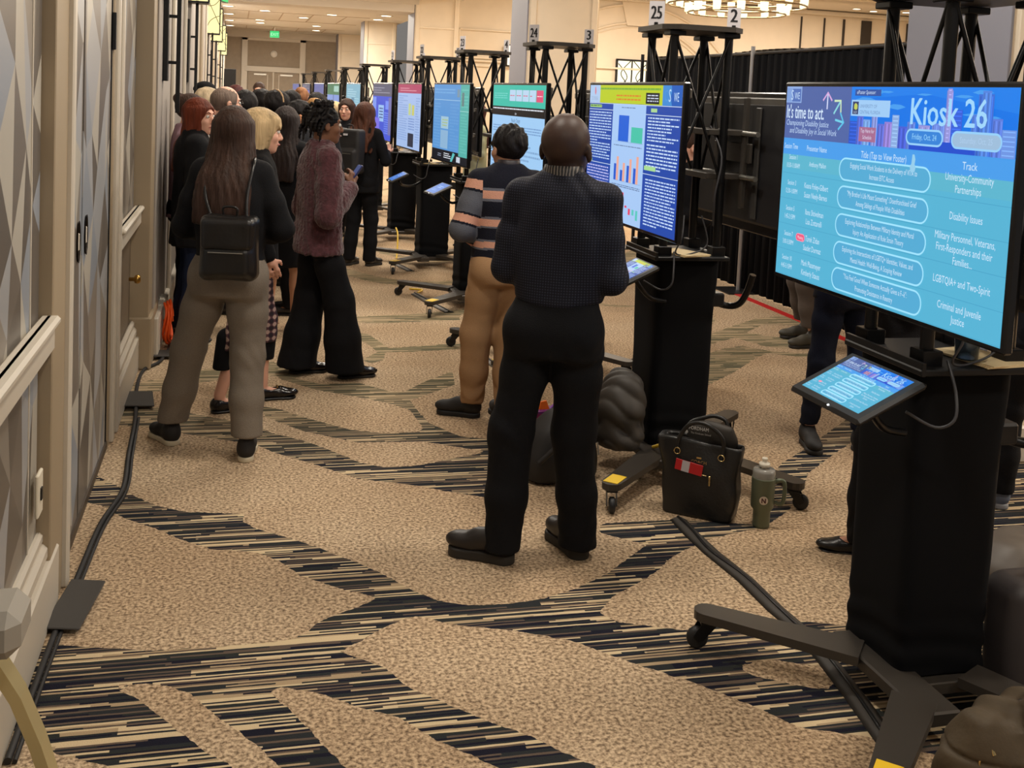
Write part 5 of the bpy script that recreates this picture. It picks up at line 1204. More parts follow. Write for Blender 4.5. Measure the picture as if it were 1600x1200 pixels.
w = MB(); cz = 1.575
cc = mat('striped_collar', (120, 112, 104), .6)
nt = cc.node_tree; wv = nt.nodes.new('ShaderNodeTexWave'); wv.inputs['Scale'].default_value = 26; wv.inputs['Distortion'].default_value = 2; tcn = nt.nodes.new('ShaderNodeTexCoord'); rp = nt.nodes.new('ShaderNodeValToRGB'); rp.color_ramp.elements[0].color = lin((24, 22, 24)); rp.color_ramp.elements[1].color = lin((120, 112, 104)); rp.color_ramp.elements[0].position = .55; rp.color_ramp.elements[1].position = .8
nt.links.new(tcn.outputs['Object'], wv.inputs[0]); nt.links.new(wv.outputs[1], rp.inputs[0]); nt.links.new(rp.outputs[0], nt.nodes['Principled BSDF'].inputs['Base Color'])
w.lathe([(.082, cz-.03), (.080, cz+.0), (.074, cz+.018), (.068, cz+.018), (.066, cz-.03)], cc, 28, T(0, -.012, 0)); w.build('collar', None, t)

# 2 man in the striped sweater
def sweater_fm(sw, arms):
    P_ = [np.array(a[0], float) for a in arms]; sh = [np.array([-.19, 0, 1.38]), np.array([.19, 0, 1.38])]
    def fm(c):
        z = c[:, 2]+.010*np.sin(14*c[:, 0])
        r = np.zeros(len(c), int)
        for (lo, hi, m_) in ((1.318, 1.332, 2), (1.272, 1.318, 1), (1.258, 1.272, 2), (1.158, 1.170, 2), (1.118, 1.158, 1), (1.106, 1.118, 2), (1.03, 1.042, 2), (.995, 1.03, 1), (.984, .995, 2), (.925, .937, 2), (.898, .925, 1), (.888, .898, 2)): r[(z > lo) & (z < hi)] = m_
        for i in (0, 1):
            s0 = sh[i]; e = P_[i]; w_ = np.array(arms[i][1], float)
            d1 = e-s0; t1 = ((c-s0)@d1)/(d1@d1); q1 = s0+np.clip(t1, 0, 1)[:, None]*d1; dist1 = np.linalg.norm(c-q1, axis=1)
            d2 = w_-e; t2 = ((c-e)@d2)/(d2@d2); q2 = e+np.clip(t2, 0, 1)[:, None]*d2; dist2 = np.linalg.norm(c-q2, axis=1)
            side = (c[:, 0] < -.165) if i == 0 else (c[:, 0] > .165)
            up = side & (dist1 <= dist2) & (t1 > .02); lw = (dist2 < dist1) & (dist2 < .075)
            r[up] = 3
            r[up & (t1 < .20)] = 1; r[up & (t1 >= .20) & (t1 < .25)] = 0; r[up & (t1 > .68) & (t1 < .72)] = 0; r[up & (t1 >= .72) & (t1 < .87)] = 1; r[up & (t1 >= .87) & (t1 < .92)] = 0
            r[lw] = 3; r[lw & (t2 > .28) & (t2 < .34)] = 0; r[lw & (t2 >= .34) & (t2 < .50)] = 1; r[lw & (t2 >= .5) & (t2 < .56)] = 0
        return r
    return fm
yw = 2*D2R; px, py = 1.50, 5.93; a2 = [((-.262, -.04, 1.10), (-.06, .18, 1.02)), ((.262, -.04, 1.10), (.05, .18, 1.04))]
SW = [cloth((24, 25, 36), 'knit_navy', bump=.5), cloth((214, 158, 134), 'knit_pink', bump=.5), cloth((104, 106, 116), 'knit_grey', bump=.5), cloth((92, 94, 102), 'knit_slate', bump=.5)]
t, Hd = person('man with spiky black hair in pink-striped navy sweater and khaki trousers, back to camera', px, py, yw, 1.69, .185, 1.08, wf(px, py, yw, [(1.36, 5.97, 62), (1.53, 5.86, 4)]), a2, hyaw=14*D2R, hs_=1.14, skinm=SK_tan, h=.0085,
    hair=dict(style='spiky', m=H_black, vol=1.03), pants=dict(m=C_khaki, r=(.100, .082, .070), hem=.085, waist=1.0, hips=.175, depth=.128, wrinkle=.006), top=dict(m=SW, fm=sweater_fm(.185, a2), hem=.82, w=1.08, d=1.1, sleeve=(.064, .064, .052), hemw=.98, name='sweater', h=.005, wrinkle=.003), shoes=dict(kind='sneaker', m=mat('black_knit', (28, 25, 24), .7), ms=mat('black_foam', (24, 22, 22), .7), L=.29), glasses=True, neckdown=.02)
w = MB(); w.lathe([(.066, 1.468), (.064, 1.495), (.060, 1.497), (.058, 1.47)], mat('lanyard', (40, 34, 40), .5), 24, T(0, -.012, 0)); w.build('lanyard', None, t)

# 3 woman in grey trousers with the small backpack
yw = -14*D2R; px, py = -.01, 5.48
t, Hd = person('woman with long dark brown hair, black top and grey trousers, back to camera', px, py, yw, 1.74, .165, 1.0, wf(px, py, yw, [(-.28, 5.66, 30), (.09, 5.37, -6)]), [((-.235, .02, 1.14), (-.12, .20, 1.08)), ((.245, .02, 1.14), (.12, .20, 1.08))], hyaw=-6*D2R, skinm=SK_tan, h=.0085,
    hair=dict(style='long', m=H_brown, len=.40, w=.128, back=.092), pants=dict(m=C_grey, r=(.105, .082, .076), hem=.125, waist=1.01, hips=.178, depth=.140, wrinkle=.004), top=dict(m=C_black, hem=.93, w=1.04, d=1.06, sleeve=(.062, .060, .048), wrinkle=.006, name='jacket'), shoes=dict(kind='sneaker', m=mat('black_knit', (28, 25, 24), .7), ms=M_wsole, L=.27))
def backpack(name, label, px, py, yaw, z, w_, h_, d_, m, style='mini', parent_yaw=0, hardware=None):
    t = thing(name, label, 'backpack', (px, py, 0), yaw)
    a = Sdf(); a.box((0, 0, z), (w_/2, d_/2, h_/2), .035, .02); a.box((0, -d_*.42, z-h_*.20), (w_*.42, d_*.30, h_*.24), .03, .02)
    mesh_obj('bag_body', a.mesh(.008, lambda P: .004*wob(P, .9, px)), m, t)
    if style == 'mini':
        a = Sdf(); a.box((0, -d_*.35, z+h_*.22), (w_*.46, d_*.42, h_*.25), .03, .02); mesh_obj('flap', a.mesh(.007, lambda P: .003*wob(P, 1.2)), mat('black_leather', (20, 18, 18), .32), t)
    w = MB(); w.tube([(-.03, 0, z+h_*.5-.01), (-.03, -.01, z+h_*.5+.035), (.03, -.01, z+h_*.5+.035), (.03, 0, z+h_*.5-.01)], .006, m, 6); w.build('top_handle', None, t)
    w = MB(); w.tube([(-w_*.3, -d_*.74, z-h_*.05), (w_*.3, -d_*.74, z-h_*.05)], .003, M_steel, 6); w.build('zip', None, t)
    return t
def straps(t, pts_list, m, r=.013):
    for pts in pts_list:
        w = MB(); P = [Vector(p) for p in pts]; vs = []; fs = []
        w.tube(pts, r, m, 8); w.build('strap', None, t)
bx, by = px-math.sin(-yw)*0+(-.0), py
def behind(px, py, yw, d, sx=0): return (px+math.sin(yw)*d+math.cos(yw)*sx, py-math.cos(yw)*d+math.sin(yw)*sx)
q = behind(px, py, yw, .235, .055); bp = backpack('mini_backpack', 'small black leather backpack worn by the woman in grey trousers', q[0], q[1], yw, 1.08, .27, .31, .11, M_leather)
straps(bp, [[(-.09, .035, 1.20), (-.14, .07, 1.32), (-.15, .15, 1.46), (-.13, .21, 1.485)], [(.07, .035, 1.20), (.06, .07, 1.32), (.07, .14, 1.46), (.06, .21, 1.49)]], M_leather, .008)

# 4 blond woman in profile
yw = -82*D2R; px, py = .12, 6.27
M_plaid = mat('plaid_cloth', (120, 100, 96), .85); nt = M_plaid.node_tree; tcn = nt.nodes.new('ShaderNodeTexCoord'); sx_ = nt.nodes.new('ShaderNodeSeparateXYZ'); nt.links.new(tcn.outputs['Object'], sx_.inputs[0])
ms_ = []
for ax, f_ in ((1, 150), (2, 150)):
    a_ = nt.nodes.new('ShaderNodeMath'); a_.operation = 'MULTIPLY'; a_.inputs[1].default_value = f_; nt.links.new(sx_.outputs[ax], a_.inputs[0]); b_ = nt.nodes.new('ShaderNodeMath'); b_.operation = 'SINE'; nt.links.new(a_.outputs[0], b_.inputs[0]); ms_.append(b_)
a_ = nt.nodes.new('ShaderNodeMath'); a_.operation = 'ADD'; nt.links.new(ms_[0].outputs[0], a_.inputs[0]); nt.links.new(ms_[1].outputs[0], a_.inputs[1])
mr_ = nt.nodes.new('ShaderNodeMapRange'); mr_.inputs[1].default_value = -2; mr_.inputs[2].default_value = 2; nt.links.new(a_.outputs[0], mr_.inputs[0])
rp = nt.nodes.new('ShaderNodeValToRGB'); rp.color_ramp.elements[0].color = lin((36, 24, 34)); rp.color_ramp.elements[1].color = lin((176, 150, 140)); e_ = rp.color_ramp.elements.new(.5); e_.color = lin((84, 54, 62)); rp.color_ramp.interpolation = 'CONSTANT'; e_.position = .4; rp.color_ramp.elements[2].position = .66
nt.links.new(mr_.outputs[0], rp.inputs[0]); nt.links.new(rp.outputs[0], nt.nodes['Principled BSDF'].inputs['Base Color'])
t, Hd = person('woman with blond fringe in black top and plaid trousers, profile, behind the grey-trousered woman', px, py, yw, 1.72, .175, 1.0, wf(px, py, yw, [(.19, 6.42, -80), (-.05, 6.19, -75)]), [((-.215, -.03, 1.12), (-.19, .05, .90)), ((.215, -.03, 1.12), (.19, .05, .90))], skinm=SK_fair, h=.0085, hpitch=-.05,
    hair=dict(style='long', m=H_blond, len=.13, w=.096, back=.0, bangs=True), pants=dict(m=M_plaid, r=(.092, .080, .078), hem=.36, waist=1.0, wrinkle=.003), top=dict(m=C_black, hem=.82, w=1.1, d=1.1, wrinkle=.005, name='sweater'), shoes=dict(kind='loafer', m=mat('polished_leather', (24, 18, 17), .2), ms=M_leather, L=.28, name='loafer'))
for f in wf(px, py, yw, [(.19, 6.42, -80), (-.05, 6.19, -75)]):
    a = Sdf(); a.cone((f[0]*.85, f[1]*.9+.02, .42), (f[0], f[1]+.005, .20), .062, .054, .01); a.half((0, 0, .25), (0, 0, -1), .004); mesh_obj('legging', a.mesh(.009), C_black, t)
f = wf(px, py, yw, [(.19, 6.42, -80)])[0]
w = MB(); w.tube([(f[0]-.02, f[1]+.085, .075), (f[0], f[1]+.09, .08), (f[0]+.02, f[1]+.085, .075)], .004, M_brass, 6); w.build('shoe_bar', None, t)

# 5 woman in the plum fleece coat, facing right
yw = -76*D2R; px, py = .53, 6.92
a5 = [((-.20, -.03, 1.07), (-.055, .165, 1.20)), ((.235, -.02, 1.07), (.06, .175, 1.23))]
M_fleece = mat('plum_fleece', (84, 46, 52), .95, noise=(34, .30), bump=(60, .9), sheen=.3)
t, Hd = person('woman with locs in plum fleece coat and wide black trousers, holding a phone, facing right', px, py, yw, 1.74, .18, 1.0, wf(px, py, yw, [(.42, 7.02, -82), (.72, 6.87, -78)]), a5, hyaw=-8*D2R, hs_=1.0, hpitch=-.02, skinm=SK_brown, h=.0085, lipm=M_lipd,
    hair=dict(style='locs', m=H_black), pants=dict(m=C_black, hips=.150, depth=.10, r=(.086, .094, .125), hem=.05, waist=.95, wrinkle=.003), top=dict(m=M_fleece, hem=.80, w=1.12, d=1.15, sleeve=(.074, .080, .064), cut=.88, wrinkle=.007, fuzz=.0035, name='fleece_coat', collar=.02), shoes=dict(kind='loafer', m=mat('polished_leather', (24, 18, 17), .2), ms=M_sole, L=.285, name='loafer'),
    handpose=[((.45, .35, .8), (.6, -.3, .2), .75, -1), ((-.35, .4, .8), (-.7, -.1, .2), .75, 1)])
c, s_ = math.cos(yw), math.sin(yw)
pt = thing('smartphone', 'smartphone in a dark blue case held by the woman in the plum coat', 'phone', (px-s_*.225, py+c*.225, 1.305), yw); w = MB(); w.box((0, 0, 0), (.075, .012, .15), mat('blue_phone_case', (44, 52, 96), .3), .005); w.build('phone_case', None, pt); w = MB(); w.box((0, -.0068, 0), (.068, .001, .142), emis((60, 80, 140), .5)); w.build('phone_screen', None, pt)
pt.rotation_euler = (math.radians(-35), 0, yw)

# 6 red-haired woman
yw = -84*D2R; px, py = -.27, 7.9
t, Hd = person('red-haired woman in black coat and jeans standing by the pilaster, looking right', px, py, yw, 1.74, .18, 1.0, wf(px, py, yw, [(-.36, 8.0, -70), (-.30, 7.76, -60)]), FOLD(.18, 1.02), hyaw=-38*D2R, skinm=SK_fair, h=.0085,
    hair=dict(style='long', m=H_red, len=.36, w=.128, back=.095, wave=.006), pants=dict(m=C_jean, r=(.088, .070, .062), hem=.10, waist=1.0, wrinkle=.004), top=dict(m=C_black, hem=.70, w=1.2, d=1.25, sleeve=(.074, .074, .058), wrinkle=.006, name='coat', hemw=1.05), shoes=dict(kind='loafer', m=M_leather, ms=M_wsole, L=.26))
w = MB(); w.tube([(-.055, .045, 1.50), (-.03, .10, 1.45), (0, .125, 1.40)], .016, C_white, 8); w.tube([(.055, .045, 1.50), (.03, .10, 1.45), (0, .125, 1.40)], .016, C_white, 8); w.build('shirt_collar', None, t)
w = MB(); w.tube([(-.06, .06, 1.48), (-.045, .13, 1.36), (-.03, .15, 1.26)], .007, mat('lanyard_gold', (170, 140, 60), .5), 6); w.tube([(.06, .06, 1.48), (.045, .13, 1.36), (.03, .15, 1.26)], .007, MATS['lanyard_gold'], 6); w.build('lanyard', None, t)

# 7 woman with long dark hair, dress and tan heels
yw = -28*D2R; px, py = .36, 8.28
t, Hd = person('woman with long dark hair, black dress and tan heels, behind the blond woman', px, py, yw, 1.70, .175, .97, wf(px, py, yw, [(.28, 8.4, -20), (.47, 8.27, -35)]), FOLD(.17, 1.0), hyaw=0, skinm=SK_tan, h=.011,
    hair=dict(style='long', m=hairm((44, 34, 32), 'darkbrown'), len=.40, w=.14), pants=dict(m=C_black, r=(.1, .1, .1), skirt=True, hem=.50, name='skirt'), top=dict(m=C_black, hem=.80, w=1.05, name='blouse'), shoes=dict(kind='heel', m=mat('tan_suede', (176, 130, 100), .7), ms=mat('tan_sole', (150, 110, 84), .6), L=.25, name='heeled_shoe'))

# 8 woman with curly brown hair and black backpack
yw = -42*D2R; px, py = 1.30, 11.35
t, Hd = person('woman with curly chestnut hair in black, wearing a black backpack, facing a screen', px, py, yw, 1.72, .19, 1.0, wf(px, py, yw, [(1.19, 11.38, -35), (1.40, 11.33, -50)]), [((-.26, .04, 1.12), (-.10, .22, 1.10)), ((.26, .04, 1.12), (.14, .24, 1.2))], skinm=SK_fair, h=.011,
    hair=dict(style='long', m=H_chest, len=.36, w=.15, wave=.012, vol=1.06), pants=dict(m=C_black, r=(.09, .075, .066), hem=.06), top=dict(m=C_black, hem=.78, w=1.1, d=1.1, name='jacket'), shoes=dict(kind='sneaker', L=.26))
q = behind(px, py, yw, .235); bp = backpack('backpack', 'black backpack with small white tag on the curly-haired woman', q[0], q[1], yw, 1.22, .30, .46, .15, mat('black_nylon', (34, 32, 32), .6), 'tall')
w = MB(); w.box((0, -.085, 1.39), (.05, .006, .02), mat('white_card', (214, 210, 214), .6)); w.build('white_tag', None, bp)

DOWN = [((-.215, -.02, 1.13), (-.20, .05, .90)), ((.215, -.02, 1.13), (.20, .05, .90))]
# crowd behind (x, y, yaw deg, H, hair, hairmat, skin, top, pants, label, extra)
LG = dict(style='long', len=.36, w=.12)
def crowd(label, x, y, yawd, H, hair, sk, topm, pm, hh=.014, glasses=False, skirt=False, sw=.18, build=1.0, hyaw=0, arms=None, shoesm=None, **kw):
    pd = dict(m=pm, r=(.092, .078, .066), hem=.06)
    yw = yawd*D2R
    return person(label, x, y, yw, H, sw, build, None, arms or FOLD(sw, H/1.72), hyaw=hyaw*D2R, skinm=sk, h=hh, hair=hair, pants=pd, top=dict(m=topm, hem=.82, w=1.08, d=1.08, name='jacket', wrinkle=.004), shoes=dict(kind='loafer', m=shoesm or M_leather, L=.27), glasses=glasses, **kw)
hs = lambda st, m, **k: dict(style=st, m=m, **k)
crowd('man with receding grey-brown crop and glasses behind the red-haired woman, facing right', -.094, 9.0, -62, 1.83, hs('balding', H_grey), SK_fair, C_slate, C_char, .010, True, hyaw=-10)
crowd('person whose forehead shows at the wall above the red hair', -.34, 8.42, -95, 1.765, hs('bun', H_brown), SK_fair, C_mauve, C_char, .012, arms=DOWN)
crowd('person with short silvery blond hair between the wall and the balding man', -.26, 10.2, -88, 1.80, hs('short', hairm((196, 176, 146), 'silverblond'), vol=1.1), SK_fair, C_char, C_black, .012, arms=DOWN)
crowd('person in a black cap above the silvery blond head', -.335, 11.95, -90, 1.86, hs('cap', C_black), SK_tan, C_black, C_black, arms=DOWN)
crowd('person with dark red curly hair in front of the far wall', -.01, 13.4, 10, 1.83, hs('short', H_dred, vol=1.15), SK_tan, C_taupe, C_char)
crowd('person with bushy dark hair right of the balding man', .073, 9.75, 0, 1.785, hs('short', H_black, vol=1.22), SK_mid, C_black, C_black)
crowd('tall man facing the camera far back before the double door', .36, 18.5, 172, 1.90, hs('short', H_brown), SK_fair, C_taupe, C_char)
crowd('person with black afro hair behind the blond fringe', .24, 11.0, 20, 1.80, hs('short', H_black, vol=1.2), SK_mid, C_black, C_black)
t, Hd = crowd('woman with black hair and a tan headband', .36, 10.25, -40, 1.80, hs('short', H_black, vol=1.15), SK_brown, C_black, C_black, .011, hyaw=-8)
w = MB(); w.tube([tuple(Hd((.088*math.cos(a*math.pi/12), -.03, .04+.098*math.sin(a*math.pi/12)))) for a in range(13)], .010, mat('tan_band', (176, 142, 104), .6), 8); w.build('headband', None, t)
crowd('man with dark hair and brown face turned left, left of the far screens', .56, 11.7, 115, 1.81, hs('short', H_black), SK_mid, C_slate, C_char)
crowd('person with light brown hair between two dark heads', .80, 14.1, -20, 1.85, hs('bun', hairm((150, 104, 72), 'lightbrown')), SK_fair, C_taupe, C_char)
crowd('person with black hair left of the pale teal screen', .865, 12.2, -12, 1.79, hs('short', H_black, vol=1.12), SK_mid, C_black, C_black)
crowd('man with black crop facing left, close behind the woman in the plum coat', .50, 8.95, 75, 1.74, hs('short', H_black, vol=1.02), mat('skin_warm', (204, 138, 96), .5), C_char, C_black, .011, hyaw=25)
crowd('person with honey blond hair just above the locs', .67, 9.65, -20, 1.76, hs('bun', hairm((184, 136, 84), 'honey')), SK_fair, C_char, C_black)
crowd('smiling woman with long dark hair facing the camera', 1.27, 12.9, 158, 1.74, dict(LG, m=H_brown), SK_fair, C_char, C_black, .011)
crowd('woman with straight blond hair behind the smiling woman', 1.19, 13.6, -20, 1.69, dict(LG, m=H_blond), SK_fair, C_taupe, C_black)
crowd('person with dark hair far down the aisle left of the tiny screens', .80, 16.5, 0, 1.80, hs('short', H_brown, vol=1.1), SK_tan, C_black, C_black)
crowd('person in dark clothes far down the aisle before the column', 1.10, 18.0, 20, 1.76, hs('short', H_brown, vol=1.1), SK_fair, C_char, C_black)
# people on the far side of the kiosks
crowd('red-haired person in a sage top glimpsed between the third and fourth kiosks', 2.78, 12.6, 90, 1.76, dict(LG, m=H_dred), SK_fair, C_sage, C_mauve)
def aside(label, x, y, yawd, H, feet, pm, topm, kind, sm, ssm, r=(.094, .080, .070), hem=.07, hair=None, sk=SK_fair, L=.28):
    yw = yawd*D2R
    return person(label, x, y, yw, H, .18, 1.0, wf(x, y, yw, feet), FOLD(.18, H/1.72, 0), skinm=sk, h=.010, face=True, hair=hair or hs('short', H_brown), pants=dict(m=pm, r=r, hem=hem, wrinkle=.006), top=dict(m=topm, hem=.84, w=1.05, name='jacket'), shoes=dict(kind=kind, m=sm, ms=ssm, L=L, name='boot' if kind == 'boot' else 'shoe'))
aside('person in taupe trousers and olive boots standing by the red floor tape', 4.36, 7.62, 85, 1.70, [(4.42, 7.50, 92), (4.52, 7.80, 80)], C_taupe, C_black, 'boot', mat('olive_boot', (66, 62, 52), .6), M_sole, (.105, .09, .08), .16)
aside('person in navy trousers and black sneakers behind the big tablet', 3.25, 5.22, 10, 1.70, [(3.12, 5.28, 165), (3.36, 5.14, 175)], C_navy, C_char, 'sneaker', mat('black_knit', (28, 25, 24), .7), M_sole, (.088, .066, .052), .12)
aside('woman in black trousers and black flat shoe with bow, behind the nearest kiosk', 2.66, 3.86, 70, 1.70, [(2.60, 3.90, 62), (2.86, 3.72, 60)], C_black, C_char, 'flat', M_leather, M_leather, hem=.05, sk=SK_mid, L=.25)
aside('person in black trousers and grey-blue sneakers at the right edge of the picture', 3.62, 4.22, 40, 1.68, [(3.58, 4.30, 35), (3.30, 4.35, 30)], C_black, C_char, 'sneaker', mat('greyblue_knit', (104, 112, 128), .7), mat('pale_sole', (150, 150, 152), .6), hem=.08)
aside('person in black trousers and ankle boots behind the kiosk with card 25', 2.95, 6.72, 95, 1.70, [(2.78, 6.52, 60), (2.92, 6.95, 80)], C_black, C_black, 'boot', M_leather, M_sole, (.085, .065, .05), .14)
# ================================================================ BAGS ON THE FLOOR
M_nylon = mat('black_nylon', (34, 32, 32), .6); M_pleather = mat('tote_leather', (24, 23, 23), .38, bump=(90, .15)); M_olive = mat('olive_black_nylon', (52, 47, 42), .6); M_brownbag = mat('taupe_leather', (84, 73, 58), .62, bump=(50, .2), spec=.25); M_gilt = mat('gilt', (220, 196, 140), .25, 1.0)
# tote
yaw = -38*D2R
t = thing('tote_bag', 'large black tote bag with two handles and a red packet in its front pocket', 'bag', (2.09, 4.42, 0), yaw)
a = Sdf(); a.loft([(0, 0, 0, .160, .075), (.09, 0, 0, .172, .08), (.24, 0, 0, .188, .07), (.345, 0, 0, .20, .05)], .0, p=7, rnd=.012)
a.box((0, 0, .36), (.165, .028, .07), .01, .01, '-')
mesh_obj('bag_body', a.mesh(.007, lambda P: .006*np.sin(9*P[:, 2]+14*P[:, 0])*np.clip((P[:, 2])/.2, 0, 1)+.002*wob(P, 1.6)), M_pleather, t)
for s, ln in ((-1, .0), (1, .03)):
    w = MB(); w.tube([(-.10, s*.066, .29), (-.10, s*.062, .34), (-.075, s*.06, .395), (-.045+ln, s*.065, .425), (.0+ln, s*.07, .438), (.05+ln, s*.07, .425), (.095, s*.062, .385), (.105, s*.06, .34), (.10, s*.066, .29)], .0095, M_pleather, 10); w.build('handle', None, t)
    for x_ in (-.10, .10):
        w = MB(); w.tube([(x_+.014*math.cos(q*math.pi/6), s*.074, .295+.014*math.sin(q*math.pi/6)) for q in range(13)], .0025, M_gilt, 6, False); w.build('ring', None, t)
w = MB(); w.tube([(-.10, -.080, .215), (.04, -.081, .205)], .0025, M_gilt, 6); w.box((.055, -.083, .185), (.008, .004, .045), M_gilt, .001); w.build('pocket_zip', None, t)
w = MB(); vs, fs = text_mesh('COACH', .020, 'CENTER'); w.add([(x_, -.0715, z_+.252) for x_, z_, _ in vs], fs, M_gilt); w.box((0, -.0705, .277), (.022, .001, .008), M_gilt); w.box((0, -.0715, .245), (.02, .001, .003), M_gilt); w.build('stamped_logo', None, t)
pk = MB(); pk.box((0, 0, 0), (.125, .004, .05), mat('red_card', (190, 30, 36), .4), .001); pk.box((-.015, -.0024, 0), (.035, .001, .05), mat('pale_card', (190, 184, 190), .5)); o = pk.build('packet', None, None, (2.09+math.sin(yaw)*.084+math.cos(yaw)*-.04, 4.42-math.cos(yaw)*.084+math.sin(yaw)*-.04, .232)); o.rotation_euler = (0, .12, yaw); tag(o, 'red packet tucked in the front pocket of the black tote', 'packet')
# pouch in the tote
t2 = thing('pouch', 'dark nylon pouch with small white lettering sticking out of the tote', 'bag', (2.11, 4.45, 0), yaw)
a = Sdf(); a.ell((.03, .0, .345), (.12, .024, .075), .02); a.box((.03, 0, .365), (.10, .020, .045), .018, .02); mesh_obj('bag_body', a.mesh(.007, lambda P: .003*wob(P, 1.5)), M_olive, t2)
w = MB(); wh = mat('white_print', (216, 212, 206), .6); vs, fs = text_mesh('FORDHAM', .024, 'LEFT'); w.add([(x_*.8-.07, -.0285, z_+.378) for x_, z_, _ in vs], fs, wh); vs, fs = text_mesh('The Graduate School', .012, 'LEFT'); w.add([(x_*.9-.06, -.0290, z_+.360) for x_, z_, _ in vs], fs, wh)
w.add([(-.08+.008*math.cos(q*math.pi/5), -.029, .364+.008*math.sin(q*math.pi/5)) for q in range(10)], [tuple(range(10))], wh); w.build('printed_text', None, t2)
# tumbler
t = thing('tumbler', 'sage green handled tumbler with straw and round N badge beside the tote', 'tumbler', (2.305, 4.24, 0), -22*D2R)
mg_ = mat('sage_enamel', (98, 104, 84), .42, .3); w = MB(); w.lathe([(0, 0), (.036, 0), (.038, .01), (.038, .075), (.050, .092), (.052, .22), (.052, .225), (.047, .225), (.045, .2), (0, .2)], mg_, 32); w.build('cup_body', None, t)
w = MB(); w.tube([(.048, 0, .205), (.075, 0, .215), (.092, 0, .20), (.092, 0, .13), (.078, 0, .108), (.050, 0, .115)], .0095, mg_, 10); w.build('handle', None, t)
w = MB(); w.lathe([(.049, .222), (.050, .25), (.046, .262), (0, .264)], mat('clear_lid', (210, 205, 196), .15, trans=.6), 28); w.build('lid', None, t)
w = MB(); w.lathe([(.010, .262), (.010, .272), (.024, .274), (.024, .288), (.012, .291), (.010, .30), (.013, .304), (.011, .312), (0, .313)], mat('milky_plastic', (232, 224, 206), .4), 20); w.build('straw_stopper', None, t)
w = MB(); cb = Matrix.Rotation(math.pi/2, 4, 'X'); w.add([(.019*math.cos(q*math.pi/12), -.0535, .135+.019*math.sin(q*math.pi/12)) for q in range(24)], [tuple(range(24))], mat('badge_cream', (206, 190, 170), .5)); vs, fs = text_mesh('N', .032, 'CENTER')
for dx in (-.0012, 0, .0012): w.add([(x_*.85+dx, -.0542, z_+.1235) for x_, z_, _ in vs], fs, mat('badge_maroon', (84, 30, 34), .5))
w.build('badge', None, t)
# bags left of kiosk 25
t = thing('backpack', 'large black bag slumped on the carpet behind the bald man', 'bag', (1.57, 4.98, 0), .2)
a = Sdf(); a.loft([(0, 0, 0, .19, .15), (.12, 0, 0, .20, .16), (.24, .02, 0, .16, .12), (.33, .04, 0, .09, .08)], .0, p=2.8, rnd=.04); mesh_obj('bag_body', a.mesh(.010, lambda P: .010*wob(P, .7, 2)), M_nylon, t)
w = MB(); w.tube([(-.16, -.13, .12), (-.05, -.17, .24), (.06, -.12, .32), (.10, .0, .33)], .013, M_nylon, 8); w.build('strap', None, t); w = MB(); w.tube([(.14, -.155, .20), (.145, -.165, .14)], .004, M_steel, 6); w.build('buckle', None, t)
t = thing('puffer_jacket', 'crumpled olive-black padded jacket heaped against the kiosk with card 25', 'jacket', (1.895, 4.99, .14), 0)
a = Sdf(); a.ell((0, 0, .06), (.12, .15, .08), .03); a.ell((-.01, -.02, .20), (.12, .14, .13), .05); a.ell((.01, 0, .30), (.085, .11, .08), .04)
mesh_obj('quilted_fabric', a.mesh(.007, lambda P: .011*np.abs(np.sin(32*P[:, 2]+22*P[:, 0]+3*np.sin(14*P[:, 1])))+.005*np.sin(30*P[:, 1]+12*P[:, 2])), M_olive, t)
t = thing('gift_bag', 'purple and magenta patterned bag seen between the bald man\'s legs', 'bag', (1.62, 5.30, 0), .1)
w = MB()
w.prism([(-.11, -.05), (.11, -.05), (.11, .05), (-.11, .05)], 0, .24, mat('purple_print', (116, 50, 120), .4)); w.box((-.05, -.0506, .12), (.09, .001, .22), mat('magenta_print', (140, 44, 96), .4)); w.build('bag_body', None, t)
w = MB(); w.prism([(-.06, 0), (0, 0), (-.02, .05), (-.05, .045)], 0, .012, mat('orange_tissue', (250, 120, 30), .6), T(0, 0, .235) @ Matrix.Rotation(math.pi/2, 4, 'X')); w.prism([(0, 0), (.07, 0), (.08, .06), (.03, .04)], 0, .012, mat('violet_tissue', (150, 96, 200), .6), T(0, 0, .235) @ Matrix.Rotation(math.pi/2, 4, 'X')); w.build('tissue_paper', None, t)
# bags at the lower right
t = thing('handbag', 'slouchy taupe leather handbag with gilt zips at the bottom right corner', 'bag', (2.04, 2.33, 0), .2)
a = Sdf(); a.loft([(0, 0, 0, .20, .12), (.10, 0, 0, .215, .13), (.22, 0, 0, .19, .10), (.32, .0, 0, .15, .05)], .0, p=2.6, rnd=.03); mesh_obj('bag_body', a.mesh(.006, lambda P: .010*wob(P, .9, 4)+.005*np.sin(26*P[:, 0]+30*P[:, 2]+4*np.sin(11*P[:, 1]+9*P[:, 0]))-.006*np.exp(-((P[:, 2]-.20-.3*P[:, 0]*P[:, 0])/.006)**2)), M_brownbag, t)
M_strap = mat('taupe_strap', (104, 90, 70), .5)
def strap(pts, wd, th):
    w = MB(); P = [Vector(p) for p in pts]; vs = []; fs = []
    for i, p in enumerate(P):
        tt = (P[min(i+1, len(P)-1)]-P[max(i-1, 0)]).normalized(); s_ = Vector((.3, 1, 0)).normalized(); u_ = tt.cross(s_).normalized()
        for a_, b_ in ((-1, -1), (1, -1), (1, 1), (-1, 1)): vs.append(p+s_*a_*wd/2+u_*b_*th/2)
    for i in range(len(P)-1):
        for k_ in range(4): fs.append((i*4+k_, i*4+(k_+1) % 4, (i+1)*4+(k_+1) % 4, (i+1)*4+k_))
    fs += [(3, 2, 1, 0), tuple(range(len(vs)-4, len(vs)))]
    w.add(vs, fs, M_strap, True); return w.build('handle', None, t)
